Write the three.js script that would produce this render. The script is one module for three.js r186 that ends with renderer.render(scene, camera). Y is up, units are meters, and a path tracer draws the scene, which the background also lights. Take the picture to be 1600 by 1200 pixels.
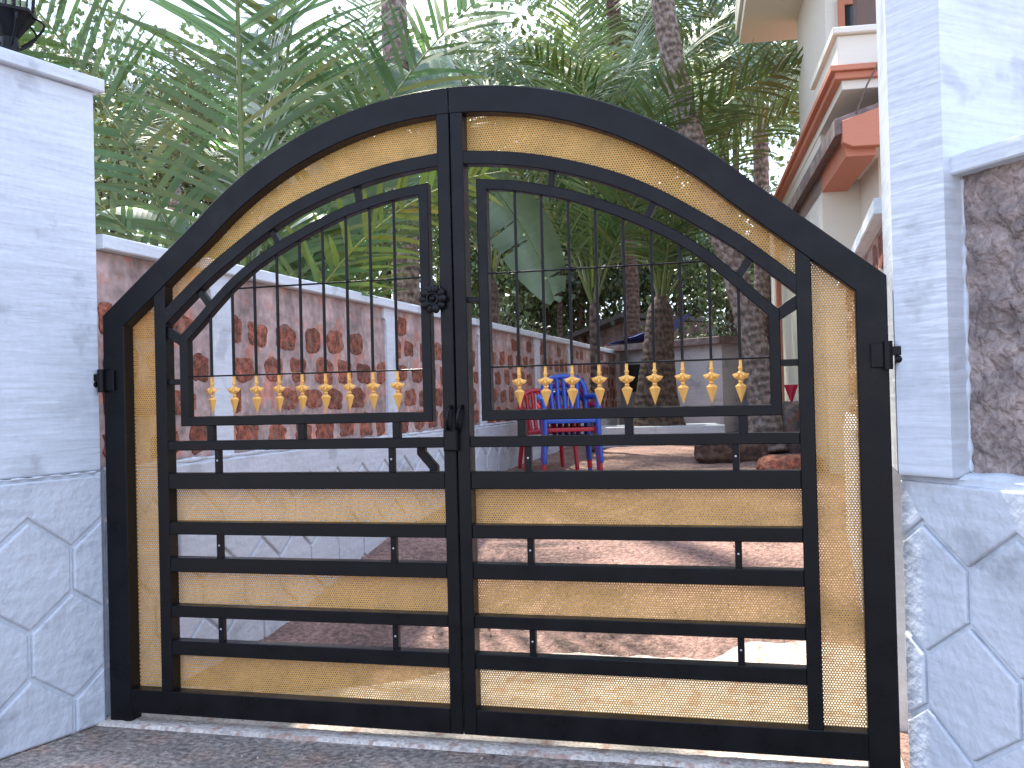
import * as THREE from 'three';
import { mergeGeometries, toCreasedNormals } from 'three/addons/utils/BufferGeometryUtils.js';
import { ImprovedNoise } from 'three/addons/math/ImprovedNoise.js';

// ------------------------------------------------------------------ camera, sky, sun, exposure
const scene = new THREE.Scene();
const G = 0.055;                                   // clearance of the gate leaves above the ground
const camera = new THREE.PerspectiveCamera(41.47, 4 / 3, 0.05, 600);
camera.rotation.order = 'YXZ';
camera.position.set(1.3344, 1.3952 + G, 4.01);
camera.rotation.set(0.0122, 0.2654, -0.025);

const renderer = new THREE.WebGLRenderer({ antialias: true });
renderer.toneMapping = THREE.LinearToneMapping;
renderer.toneMappingExposure = 2.3;
renderer.shadowMap.enabled = true;
renderer.shadowMap.type = THREE.PCFSoftShadowMap;

const perlin = new ImprovedNoise();
const fbm = (x, y, z, o = 4) => { let s = 0, a = 0.5, f = 1; for (let i = 0; i < o; i++) { s += a * perlin.noise(x * f, y * f, z * f + i * 7.3); a *= 0.5; f *= 2.03; } return s; };
const clamp = (v, a = 0, b = 1) => Math.min(b, Math.max(a, v));
const smooth = (a, b, v) => { const t = clamp((v - a) / (b - a)); return t * t * (3 - 2 * t); };
const lerp = (a, b, t) => a + (b - a) * t;
function RNG(seed) { let a = seed >>> 0; return () => { a = (a + 0x6D2B79F5) | 0; let t = Math.imul(a ^ (a >>> 15), 1 | a); t = (t + Math.imul(t ^ (t >>> 7), 61 | t)) ^ t; return ((t ^ (t >>> 14)) >>> 0) / 4294967296; }; }

{ // bright humid tropical sky: air and thin cloud only
  const w = 512, h = 256, d = new Float32Array(w * h * 4);
  for (let j = 0; j < h; j++) for (let i = 0; i < w; i++) {
    const el = ((j + 0.5) / h - 0.5) * Math.PI, az = (i + 0.5) / w * Math.PI * 2;
    const y = Math.sin(el), c = Math.cos(el), X = Math.cos(az) * c, Z = Math.sin(az) * c;
    const t = Math.pow(clamp(y), 0.55);
    const cloud = smooth(-0.05, 0.35, fbm(X * 2.2 + 4, y * 3.5, Z * 2.2, 5) + 0.06) * smooth(0.0, 0.25, y);
    const r = lerp(1.02, 0.40, t), g = lerp(1.10, 0.62, t), b = lerp(1.25, 1.12, t), k = (j * w + i) * 4;
    const low = y < 0 ? 0.35 : 1;
    d[k] = lerp(r, 1.25, cloud * 0.75) * low; d[k + 1] = lerp(g, 1.29, cloud * 0.75) * low; d[k + 2] = lerp(b, 1.38, cloud * 0.75) * low; d[k + 3] = 1;
  }
  const sky = new THREE.DataTexture(d, w, h, THREE.RGBAFormat, THREE.FloatType);
  sky.mapping = THREE.EquirectangularReflectionMapping; sky.magFilter = THREE.LinearFilter; sky.minFilter = THREE.LinearFilter; sky.needsUpdate = true;
  scene.background = sky; scene.environment = sky;
}
const SUN = new THREE.Vector3(-0.34, 0.84, -0.43).normalize();
const sun = new THREE.DirectionalLight(new THREE.Color(1.0, 0.94, 0.84), 4.2);
sun.position.copy(SUN).multiplyScalar(60); sun.target.position.set(0, 0, -4);
sun.castShadow = true; sun.shadow.mapSize.set(4096, 4096); sun.shadow.radius = 2.5; sun.shadow.bias = -0.0005;
Object.assign(sun.shadow.camera, { left: -22, right: 22, top: 22, bottom: -22, near: 1, far: 140 });
scene.add(sun, sun.target);

// ------------------------------------------------------------------ helpers
const taken = {};
function numbered(name) { const n = taken[name] = (taken[name] ?? -1) + 1; return n ? `${name}_${String(n).padStart(3, '0')}` : name; }
function thing(name, label, category, [x, y, z] = [0, 0, 0], turn = 0, group) {
  const o = new THREE.Group(); o.name = numbered(name); o.position.set(x, y, z); o.rotation.y = turn;
  o.userData = { label, category }; if (group) o.userData.group = group; scene.add(o); return o;
}
function part(name, geo, mat, parent, label) {
  const m = new THREE.Mesh(geo, mat); m.name = name; m.castShadow = m.receiveShadow = true; if (label) m.userData.label = label; parent.add(m); return m;
}
function structure(name, geo, mat, label) { const m = part(name, geo, mat, scene); m.userData = { kind: 'structure', label, category: name.replace(/_/g, ' ') }; return m; }
function box(w, h, d, x = 0, y = 0, z = 0, c = 0) {
  let g; if (c > 0) { const s = new THREE.Shape(); const a = w / 2 - c, b = h / 2 - c; s.moveTo(-a, -b); s.lineTo(a, -b); s.lineTo(a, b); s.lineTo(-a, b); s.closePath();
    g = new THREE.ExtrudeGeometry(s, { depth: d - 2 * c, bevelEnabled: true, bevelSize: c, bevelThickness: c, bevelSegments: 1, curveSegments: 1 }); g.translate(0, 0, -d / 2 + c); }
  else g = new THREE.BoxGeometry(w, h, d).toNonIndexed();
  g.translate(x, y, z); return g;
}
const bb = (x0, x1, y0, y1, z0, z1, c = 0) => box(x1 - x0, y1 - y0, z1 - z0, (x0 + x1) / 2, (y0 + y1) / 2, (z0 + z1) / 2, c);
function uvWorld(g) { // uv in metres by the dominant axis of each face
  g = g.index ? g.toNonIndexed() : g; const p = g.attributes.position, n = p.count, uv = new Float32Array(n * 2), a = new THREE.Vector3(), b = new THREE.Vector3(), c = new THREE.Vector3();
  for (let i = 0; i < n; i += 3) { a.fromBufferAttribute(p, i); b.fromBufferAttribute(p, i + 1); c.fromBufferAttribute(p, i + 2);
    const nn = b.clone().sub(a).cross(c.clone().sub(a)); const ax = Math.abs(nn.x), ay = Math.abs(nn.y), az = Math.abs(nn.z);
    [a, b, c].forEach((v, k) => { const [u, w] = az >= ax && az >= ay ? [v.x, v.y] : ax >= ay ? [v.z, v.y] : [v.x, v.z]; uv[(i + k) * 2] = u; uv[(i + k) * 2 + 1] = w; }); }
  g.setAttribute('uv', new THREE.BufferAttribute(uv, 2)); g.deleteAttribute('uv1'); return g;
}
function merge(list) { return mergeGeometries(list.map(g => { g = g.index ? g.toNonIndexed() : g; for (const k of Object.keys(g.attributes)) if (!['position', 'normal', 'uv'].includes(k)) g.deleteAttribute(k); return g; })); }
function mirror(g) { g = g.index ? g.toNonIndexed() : g.clone(); const p = g.attributes.position, a = p.array;
  for (let i = 0; i < a.length; i += 3) a[i] *= -1;
  for (const k of Object.keys(g.attributes)) { const at = g.attributes[k], s = at.itemSize, r = at.array; for (let i = 0; i < at.count; i += 3) for (let q = 0; q < s; q++) { const t = r[(i + 1) * s + q]; r[(i + 1) * s + q] = r[(i + 2) * s + q]; r[(i + 2) * s + q] = t; } }
  if (g.attributes.normal) { const n = g.attributes.normal.array; for (let i = 0; i < n.length; i += 3) n[i] *= -1; }
  return g; }
// a rectangular steel section with eased edges swept along a 2D path; o1,o2 offsets along the left normal, z1,z2 depth
function sweep(pts, o1, o2, z1, z2, c = 0.003, closed = false) {
  if (closed) pts = [...pts, pts[0]];
  const n = pts.length, dir = [], pos = [], idx = [];
  for (let i = 0; i < n - 1; i++) { const dx = pts[i + 1][0] - pts[i][0], dy = pts[i + 1][1] - pts[i][1], l = Math.hypot(dx, dy); dir.push([dx / l, dy / l]); }
  const sec = [[o1 + c, z1], [o2 - c, z1], [o2, z1 + c], [o2, z2 - c], [o2 - c, z2], [o1 + c, z2], [o1, z2 - c], [o1, z1 + c]], m = sec.length;
  for (let i = 0; i < n; i++) { const a = closed && i === 0 ? dir[n - 2] : dir[Math.max(0, i - 1)], b = closed && i === n - 1 ? dir[0] : dir[Math.min(n - 2, i)];
    let nx = -(a[1] + b[1]), ny = a[0] + b[0]; const l = Math.hypot(nx, ny); nx /= l; ny /= l; const k = 1 / Math.max(0.3, nx * -a[1] + ny * a[0]);
    for (const [o, z] of sec) pos.push(pts[i][0] + nx * o * k, pts[i][1] + ny * o * k, z); }
  for (let i = 0; i < n - 1; i++) for (let j = 0; j < m; j++) { const p = i * m + j, q = i * m + (j + 1) % m; idx.push(p, q, p + m, q, q + m, p + m); }
  if (!closed) for (let j = 1; j < m - 1; j++) { idx.push(0, j + 1, j); const e = (n - 1) * m; idx.push(e, e + j, e + j + 1); }
  const g = new THREE.BufferGeometry(); g.setAttribute('position', new THREE.Float32BufferAttribute(pos, 3)); g.setIndex(idx);
  return uvWorld(toCreasedNormals(g, 0.5));
}
function tube(pts, r, seg = 8, rad = 8, capped = true) { // round bar along 3D points, r number or function of t
  const curve = pts.length > 2 ? new THREE.CatmullRomCurve3(pts.map(p => new THREE.Vector3(...p))) : new THREE.LineCurve3(new THREE.Vector3(...pts[0]), new THREE.Vector3(...pts[1]));
  const fr = curve.computeFrenetFrames(seg, false), pos = [], uv = [], idx = [], len = curve.getLength(), ring = rad + 1;
  for (let i = 0; i <= seg; i++) { const P = curve.getPointAt(i / seg), R = typeof r === 'function' ? r(i / seg) : r;
    for (let j = 0; j <= rad; j++) { const a = j / rad * Math.PI * 2, s = Math.sin(a), c = Math.cos(a), N = fr.normals[i], B = fr.binormals[i];
      pos.push(P.x + R * (c * N.x + s * B.x), P.y + R * (c * N.y + s * B.y), P.z + R * (c * N.z + s * B.z)); uv.push(j / rad * 2 * Math.PI * (typeof r === 'function' ? r(0) : r), i / seg * len); } }
  for (let i = 0; i < seg; i++) for (let j = 0; j < rad; j++) { const p = i * ring + j; idx.push(p, p + 1, p + ring, p + 1, p + ring + 1, p + ring); }
  if (capped) for (let j = 1; j < rad - 1; j++) { idx.push(0, j + 1, j); const e = seg * ring; idx.push(e, e + j, e + j + 1); }
  const g = new THREE.BufferGeometry(); g.setAttribute('position', new THREE.Float32BufferAttribute(pos, 3)); g.setAttribute('uv', new THREE.Float32BufferAttribute(uv, 2)); g.setIndex(idx); g.computeVertexNormals(); return g;
}
function prism(poly, y0, y1, c = 0) { // plan polygon [x,z] extruded upward
  const s = new THREE.Shape(poly.map(([x, z]) => new THREE.Vector2(x, -z)));
  const g = new THREE.ExtrudeGeometry(s, { depth: y1 - y0 - 2 * c, bevelEnabled: c > 0, bevelSize: c, bevelOffset: -c, bevelThickness: c, bevelSegments: 2, curveSegments: 1 });
  g.rotateX(-Math.PI / 2); g.translate(0, y0 + c, 0); return uvWorld(g);
}
function slab(poly, z0, z1, c = 0.004, seg = 1) { // upright polygon [x,y] extruded in z
  const s = new THREE.Shape(poly.map(p => new THREE.Vector2(p[0], p[1])));
  const g = new THREE.ExtrudeGeometry(s, { depth: z1 - z0 - 2 * c, bevelEnabled: c > 0, bevelSize: c, bevelOffset: -c, bevelThickness: c, bevelSegments: seg, curveSegments: 1 });
  g.translate(0, 0, z0 + c); return uvWorld(g);
}
// ------------------------------------------------------------------ procedural textures
function makeTex(size, fn, { srgb = true, rep = 1 } = {}) { // fn(u,v) -> [r,g,b] in 0..1; tileable by periodic noise
  const d = new Uint8Array(size * size * 4);
  for (let j = 0; j < size; j++) for (let i = 0; i < size; i++) { const c = fn(i / size, j / size), k = (j * size + i) * 4; d[k] = clamp(c[0]) * 255; d[k + 1] = clamp(c[1]) * 255; d[k + 2] = clamp(c[2]) * 255; d[k + 3] = c[3] === undefined ? 255 : clamp(c[3]) * 255; }
  const t = new THREE.DataTexture(d, size, size); t.wrapS = t.wrapT = THREE.RepeatWrapping; t.magFilter = THREE.LinearFilter; t.minFilter = THREE.LinearMipmapLinearFilter; t.generateMipmaps = true;
  if (srgb) t.colorSpace = THREE.SRGBColorSpace; t.repeat.set(rep, rep); t.needsUpdate = true; return t;
}
const grad2 = (ix, iy, s) => { let h = Math.imul(ix, 374761393) ^ Math.imul(iy, 668265263) ^ Math.imul(s | 0, 2147483647 ^ 987654321); h = Math.imul(h ^ (h >>> 13), 1274126177); h ^= h >>> 16; return (h >>> 0) / 4294967296 * Math.PI * 2; };
function pn(x, y, per, s) { const x0 = Math.floor(x), y0 = Math.floor(y), fx = x - x0, fy = y - y0, u = fx * fx * fx * (fx * (fx * 6 - 15) + 10), v = fy * fy * fy * (fy * (fy * 6 - 15) + 10); const g = (i, j) => { const a = grad2((x0 + i) % per, (y0 + j) % per, s); return Math.cos(a) * (fx - i) + Math.sin(a) * (fy - j); };
  return lerp(lerp(g(0, 0), g(1, 0), u), lerp(g(0, 1), g(1, 1), u), v) * 1.4; }
const tn = (u, v, f, s = 0, o = 4) => { let r = 0, a = 0.5; for (let i = 0; i < o; i++) { const F = Math.round(f) << i; r += a * pn(u * F, v * F, F, Math.round(s * 100) + i * 31); a *= 0.5; } return r; }; // tileable fractal noise, about -0.5..0.5
const grey = v => [v, v, v];
const ta = (u, v, fu, fv, sd, o = 3) => { let r = 0, a = 0.5; for (let i = 0; i < o; i++) { const A = fu << i, B = fv << i, x = u * A, y = v * B, x0 = Math.floor(x), y0 = Math.floor(y), fx = x - x0, fy = y - y0, p = fx * fx * (3 - 2 * fx), q = fy * fy * (3 - 2 * fy); const h = (m, n) => grad2((x0 + m) % A, (y0 + n) % B, sd + i * 13) / Math.PI - 1; r += a * lerp(lerp(h(0, 0), h(1, 0), p), lerp(h(0, 1), h(1, 1), p), q); a *= 0.5; } return r; }; // tileable brush-stroke noise
const paintTex = makeTex(1024, (u, v) => { const st = smooth(0.06, 0.40, tn(u, v, 3, 3.2, 6)), grime = smooth(0.18, 0.40, tn(u, v, 7, 9.3, 5)), br = ta(u, v, 7, 90, 5, 3), f = tn(u, v, 60, 8, 2);
  const k = 0.91 - 0.07 * st - 0.09 * grime + 0.05 * br + 0.03 * f; return [k * 0.985, k * 0.99, k * 1.0]; }, { rep: 1 / 1.7 });
const paintBump = makeTex(512, (u, v) => grey(0.5 + 0.35 * ta(u, v, 6, 60, 3, 3) + 0.35 * tn(u, v, 16, 4, 5)), { srgb: false, rep: 1 / 0.9 });
const mortarTex = makeTex(512, (u, v) => { const a = tn(u, v, 6, 2.2, 5), b = tn(u, v, 30, 5, 3); const k = 0.66 + 0.24 * a + 0.16 * b, o = smooth(0.08, 0.3, tn(u, v, 8, 11, 4)); return [k * (1.0 + 0.10 * o), k * (0.90 - 0.10 * o), k * (0.87 - 0.16 * o)]; }, { rep: 1 / 1.6 });
const rubbleTex = makeTex(512, (u, v) => { const a = tn(u, v, 5, 2.9, 6), b = tn(u, v, 26, 5.5, 5), d = smooth(0.1, 0.28, tn(u, v, 22, 8, 4)); const k = (0.58 + 0.28 * a + 0.14 * b) * (1 - 0.12 * d); return [k * 1.02, k * 0.95, k * 0.92]; }, { rep: 1 / 0.8 });
const lateriteTex = makeTex(256, (u, v) => { const a = tn(u, v, 9, 2.2, 5), b = tn(u, v, 34, 5, 3); const k = 0.58 + 0.38 * a + 0.3 * b, m = smooth(0.05, 0.3, tn(u, v, 5, 21, 4)); return [lerp(k * 1.0, 0.56, m * 0.55), lerp(k * 0.62, 0.50, m * 0.55), lerp(k * 0.49, 0.47, m * 0.55)]; }, { rep: 1 / 0.5 });
const roughBump = makeTex(512, (u, v) => grey(0.5 + 0.7 * tn(u, v, 14, 6, 5)), { srgb: false, rep: 1 / 0.7 });
const soilTex = makeTex(1024, (u, v) => { const a = tn(u, v, 5, 1.2, 6), b = tn(u, v, 60, 5, 3), s = smooth(0.2, 0.34, tn(u, v, 90, 3, 2)); const k = 0.60 + 0.22 * a + 0.30 * b; return [lerp(k * 1.0, 0.74, s * 0.5), lerp(k * 0.79, 0.66, s * 0.5), lerp(k * 0.71, 0.61, s * 0.5)]; }, { rep: 1 / 2.3 });
const roadTex = makeTex(1024, (u, v) => { const a = tn(u, v, 6, 7.2, 6), b = tn(u, v, 70, 5, 3), s = smooth(0.18, 0.30, tn(u, v, 80, 3, 2)), br = smooth(0.0, 0.3, tn(u, v, 9, 13, 4)); const k = 0.57 + 0.26 * a + 0.36 * b; return [lerp(k * (0.97 + 0.05 * br), 0.64, s * 0.4), lerp(k * (0.92 - 0.02 * br), 0.60, s * 0.4), lerp(k * (0.86 - 0.05 * br), 0.56, s * 0.4)]; }, { rep: 1 / 1.9 });
const concTex = makeTex(512, (u, v) => { const a = tn(u, v, 6, 4.2, 5), b = tn(u, v, 60, 5, 3), s = smooth(0.1, 0.3, tn(u, v, 12, 9, 4)); const k = 0.78 + 0.16 * a + 0.22 * b; return [lerp(k, 0.62, s * 0.6), lerp(k * 0.96, 0.48, s * 0.6), lerp(k * 0.91, 0.42, s * 0.6)]; }, { rep: 1 / 1.1 });
const groundBump = makeTex(512, (u, v) => grey(0.5 + 0.55 * tn(u, v, 18, 6, 5) + 0.3 * smooth(0.1, 0.3, tn(u, v, 50, 2, 2))), { srgb: false, rep: 1 / 0.8 });
const barkTex = makeTex(256, (u, v) => { const r = Math.sin(v * Math.PI * 2 * 6 + 4 * tn(u, v, 3, 2, 3)), a = tn(u, v, 8, 3, 5), l = smooth(0.08, 0.25, tn(u, v, 6, 17, 4)); const k = 0.50 + 0.07 * r + 0.34 * a; return [lerp(k, 0.70, l * 0.6), lerp(k * 0.90, 0.69, l * 0.6), lerp(k * 0.82, 0.66, l * 0.6)]; }, { rep: 1 });
barkTex.repeat.set(1.2, 1.6);
const barkBump = makeTex(256, (u, v) => grey(0.5 + 0.25 * Math.sin(v * Math.PI * 2 * 6 + 4 * tn(u, v, 3, 2, 3)) + 0.4 * tn(u, v, 12, 3, 4)), { srgb: false }); barkBump.repeat.set(1.2, 1.6);
// perforated gilt sheet: hexagonally packed round holes, one texture tile = 2 holes
const PITCH = 0.0105;
const holeTex = (() => { const s = 64, d = new Uint8Array(s * s * 4);
  for (let j = 0; j < s; j++) for (let i = 0; i < s; i++) { let m = 9; const x = (i + 0.5) / s, y = (j + 0.5) / s * 1.732; for (const [a, b] of [[0, 0], [1, 0], [0, 1.732], [1, 1.732], [0.5, 0.866]]) m = Math.min(m, Math.hypot(x - a, y - b));
    const v = m < 0.27 ? 0 : 255, k = (j * s + i) * 4; d[k] = d[k + 1] = d[k + 2] = v; d[k + 3] = 255; }
  const t = new THREE.DataTexture(d, s, s); t.wrapS = t.wrapT = THREE.RepeatWrapping; t.magFilter = THREE.LinearFilter; t.minFilter = THREE.LinearFilter; t.repeat.set(1 / PITCH, 1 / (PITCH * 1.732)); t.needsUpdate = true; return t; })();

const giltTex = makeTex(256, (u, v) => { const k = 0.92 + 0.10 * tn(u, v, 6, 4.4, 5) + 0.14 * tn(u, v, 60, 2.4, 2); return [k, k * 0.99, k * 0.97]; }, { rep: 1 / 0.7 });
const enamelTex = makeTex(256, (u, v) => grey(0.78 + 0.5 * tn(u, v, 5, 6.4, 5) + 0.25 * tn(u, v, 40, 1.4, 3)), { srgb: false, rep: 1 / 0.6 });
const S = (o) => new THREE.MeshStandardMaterial(o), P = (o) => new THREE.MeshPhysicalMaterial(o), lin = (r, g, b) => new THREE.Color().setRGB(r, g, b);
const M = {
  paint: S({ color: lin(0.77, 0.81, 0.85), map: paintTex, bumpMap: paintBump, bumpScale: 0.004, roughness: 0.85 }),
  plinth: S({ color: lin(0.73, 0.76, 0.80), map: paintTex, bumpMap: roughBump, bumpScale: 0.006, roughness: 0.88 }),
  groove: S({ color: lin(0.77, 0.81, 0.85), map: paintTex, bumpMap: roughBump, bumpScale: 0.004, roughness: 0.9 }),
  mortar: S({ color: lin(0.96, 0.90, 0.90), map: mortarTex, bumpMap: roughBump, bumpScale: 0.008, roughness: 0.95 }),
  laterite: [0.95, 0.8, 0.68].map(k => S({ color: lin(0.92 * k, 0.84 * k, 0.80 * k), map: lateriteTex, bumpMap: roughBump, bumpScale: 0.012, roughness: 0.95 })),
  rubble: S({ color: lin(0.98, 0.92, 0.90), map: rubbleTex, bumpMap: roughBump, bumpScale: 0.035, roughness: 0.98 }),
  black: P({ color: lin(0.0045, 0.0045, 0.0055), roughness: 0.46, roughnessMap: enamelTex, specularIntensity: 0.4 }),
  gilt: P({ color: lin(0.72, 0.40, 0.11), map: giltTex, roughness: 0.5, metalness: 0.15, alphaMap: holeTex, alphaTest: 0.5, side: THREE.DoubleSide }),
  gold: P({ color: lin(0.72, 0.38, 0.09), roughness: 0.38, metalness: 0.35 }),
  steel: S({ color: lin(0.45, 0.45, 0.46), roughness: 0.4, metalness: 0.8 }),
  soil: S({ color: lin(0.84, 0.84, 0.84), map: soilTex, bumpMap: groundBump, bumpScale: 0.02, roughness: 0.97 }),
  road: S({ color: lin(0.92, 0.86, 0.84), map: roadTex, bumpMap: groundBump, bumpScale: 0.012, roughness: 0.95 }),
  concrete: S({ color: lin(0.92, 0.88, 0.86), map: concTex, bumpMap: groundBump, bumpScale: 0.01, roughness: 0.92 }),
  bark: S({ color: lin(0.88, 0.82, 0.82), map: barkTex, bumpMap: barkBump, bumpScale: 0.012, roughness: 0.95 }),
  barkDark: S({ color: lin(0.36, 0.30, 0.27), map: barkTex, bumpMap: barkBump, bumpScale: 0.014, roughness: 0.95 }),
  barkRed: S({ color: lin(0.36, 0.25, 0.20), map: barkTex, bumpMap: barkBump, bumpScale: 0.012, roughness: 0.95 }),
  leaf: (r, g, b, t = 0.4) => P({ color: lin(r, g, b), roughness: 0.4, transmission: t, thickness: 0, side: THREE.DoubleSide, specularIntensity: 0.8, vertexColors: true }),
  cream: S({ color: lin(0.70, 0.67, 0.57), bumpMap: paintBump, bumpScale: 0.002, roughness: 0.8 }),
  limewash: S({ color: lin(0.60, 0.59, 0.60), map: paintTex, bumpMap: paintBump, bumpScale: 0.004, roughness: 0.85 }),
  terracotta: S({ color: lin(0.50, 0.19, 0.11), bumpMap: paintBump, bumpScale: 0.002, roughness: 0.7 }),
  greyCement: S({ color: lin(0.42, 0.41, 0.41), map: mortarTex, bumpMap: roughBump, bumpScale: 0.006, roughness: 0.95 }),
  darkGlass: P({ color: lin(0.03, 0.035, 0.035), roughness: 0.08, metalness: 0 }),
  brown: S({ color: lin(0.12, 0.07, 0.05), roughness: 0.6 }),
};
M.frond = M.leaf(0.105, 0.195, 0.055, 0.5); M.frondBlue = M.leaf(0.12, 0.195, 0.10, 0.45); M.frondYoung = M.leaf(0.19, 0.29, 0.06, 0.55); M.frondDry = M.leaf(0.20, 0.16, 0.10, 0.3);
M.banana = M.leaf(0.16, 0.235, 0.14, 0.5); M.treeLeaf = M.leaf(0.11, 0.175, 0.05, 0.5); M.treeLeafLight = M.leaf(0.18, 0.25, 0.08, 0.55); M.treeLeafDark = M.leaf(0.07, 0.11, 0.04, 0.4);
M.rib = S({ color: lin(0.22, 0.24, 0.09), roughness: 0.6 }); M.ribDark = S({ color: lin(0.12, 0.10, 0.05), roughness: 0.7 });

// ------------------------------------------------------------------ ground
const prof = [[60, 0], [0, 0], [-1.5, 0], [-1.9, 0.045], [-3.4, 0.315], [-6.2, 0.60], [-8, 0.65], [-14, 0.78], [-40, 1.0], [-400, 1.0]];
function hgt(x, z) {
  let h = 0; for (let i = 0; i < prof.length - 1; i++) { const [a, ha] = prof[i], [b, hb] = prof[i + 1]; if (z <= a && z >= b) { h = lerp(ha, hb, (a - z) / (a - b)); break; } }
  if (z < -0.7) { const k = smooth(-0.7, -1.5, z); h += k * (0.05 * fbm(x * 0.9, 3, z * 0.9, 4) + 0.018 * fbm(x * 6, 1, z * 6, 3)) + k * 0.05 * smooth(-1.1, -1.7, x) * (x > -1.9 ? 1 : 0) * smooth(-6, -3, z); }
  return h;
}
function sheet(xs, zs, y) { const pos = [], uv = [], idx = [], nx = xs.length;
  for (const z of zs) for (const x of xs) { pos.push(x, y(x, z), z); uv.push(x, z); }
  for (let j = 0; j < zs.length - 1; j++) for (let i = 0; i < nx - 1; i++) { const p = j * nx + i; idx.push(p, p + nx, p + 1, p + 1, p + nx, p + nx + 1); }
  const g = new THREE.BufferGeometry(); g.setAttribute('position', new THREE.Float32BufferAttribute(pos, 3)); g.setAttribute('uv', new THREE.Float32BufferAttribute(uv, 2)); g.setIndex(idx); g.computeVertexNormals(); return g; }
const span = (a, b, n) => Array.from({ length: n + 1 }, (_, i) => a + (b - a) * i / n);
structure('ground', sheet([-300, -120, -50, -25, -12, ...span(-8, -2.2, 24), ...span(-2, 2, 80), ...span(2.2, 8, 24), 12, 25, 50, 120, 300], [-400, -200, -100, -60, ...span(-40, -16, 24), ...span(-15, -8.2, 34), ...span(-8, 0.5, 170), 1, 3, 8, 20, 60, 150], (x, z) => hgt(x, z) - (z > 0 ? 0.004 : 0)), M.soil, 'reddish soil yard rising gently behind the gate');
structure('road', sheet(span(-40, 40, 160), span(0.012, 14, 90), (x, z) => 0.004 + 0.006 * (fbm(x * 3, 5, z * 3, 3)) * smooth(0, 0.3, z)), M.road, 'dusty grey road surface outside the gate');
{ // rough concrete threshold under the leaves
  const xs = span(-1.74, 1.72, 173), zs = [...span(-2.1, 0.075, 76)], back0 = x => -0.58 - 1.0 * smooth(-1.2, 0.3, x) - 0.3 * smooth(0.85, 1.15, x), r = RNG(5);
  structure('threshold', sheet(xs, zs, (x, z) => { const e = 0.06 * fbm(x * 4, 2, 0.3, 3); const b0 = back0(x) + 0.12 * fbm(x * 3, 7, z * 3, 3), back = smooth(b0 - 0.06, b0 + 0.06 + e, z); return hgt(x, z) + 0.016 * back - 0.03 * (1 - back) + 0.006 * fbm(x * 16, 1, z * 16, 3) - 0.03 * smooth(0.05 + e * 0.6, 0.07 + e * 0.5, z); }), M.concrete, 'pale rough concrete strip on the ground under the gate');
}

// ------------------------------------------------------------------ masonry: hexagonal stone facing
function clipPoly(poly, inside, cut) { const out = []; for (let i = 0; i < poly.length; i++) { const a = poly[i], b = poly[(i + 1) % poly.length], ia = inside(a), ib = inside(b); if (ia) out.push(a); if (ia !== ib) out.push(cut(a, b)); } return out; }
function clipRect(poly, x0, x1, y0, y1) {
  const cx = X => (a, b) => [X, a[1] + (b[1] - a[1]) * (X - a[0]) / (b[0] - a[0])], cy = Y => (a, b) => [a[0] + (b[0] - a[0]) * (Y - a[1]) / (b[1] - a[1]), Y];
  poly = clipPoly(poly, p => p[0] >= x0, cx(x0)); if (poly.length) poly = clipPoly(poly, p => p[0] <= x1, cx(x1)); if (poly.length) poly = clipPoly(poly, p => p[1] >= y0, cy(y0)); if (poly.length) poly = clipPoly(poly, p => p[1] <= y1, cy(y1)); return poly; }
function inset(poly, d) { // shrink a convex counter-clockwise polygon
  const n = poly.length, out = [];
  for (let i = 0; i < n; i++) { const a = poly[(i + n - 1) % n], b = poly[i], c = poly[(i + 1) % n]; let u = [b[0] - a[0], b[1] - a[1]], v = [c[0] - b[0], c[1] - b[1]]; const lu = Math.hypot(...u), lv = Math.hypot(...v); if (lu < 0.004 || lv < 0.004) return null; u = [u[0] / lu, u[1] / lu]; v = [v[0] / lv, v[1] / lv];
    const n1 = [-u[1], u[0]], n2 = [-v[1], v[0]], k = 1 + n1[0] * n2[0] + n1[1] * n2[1]; out.push([b[0] + (n1[0] + n2[0]) * d / k, b[1] + (n1[1] + n2[1]) * d / k]); }
  return out; }
const HW = 0.215, HV = 0.19, HS = 0.145;              // half width, upright edge, slant rise of one facing stone
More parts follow.
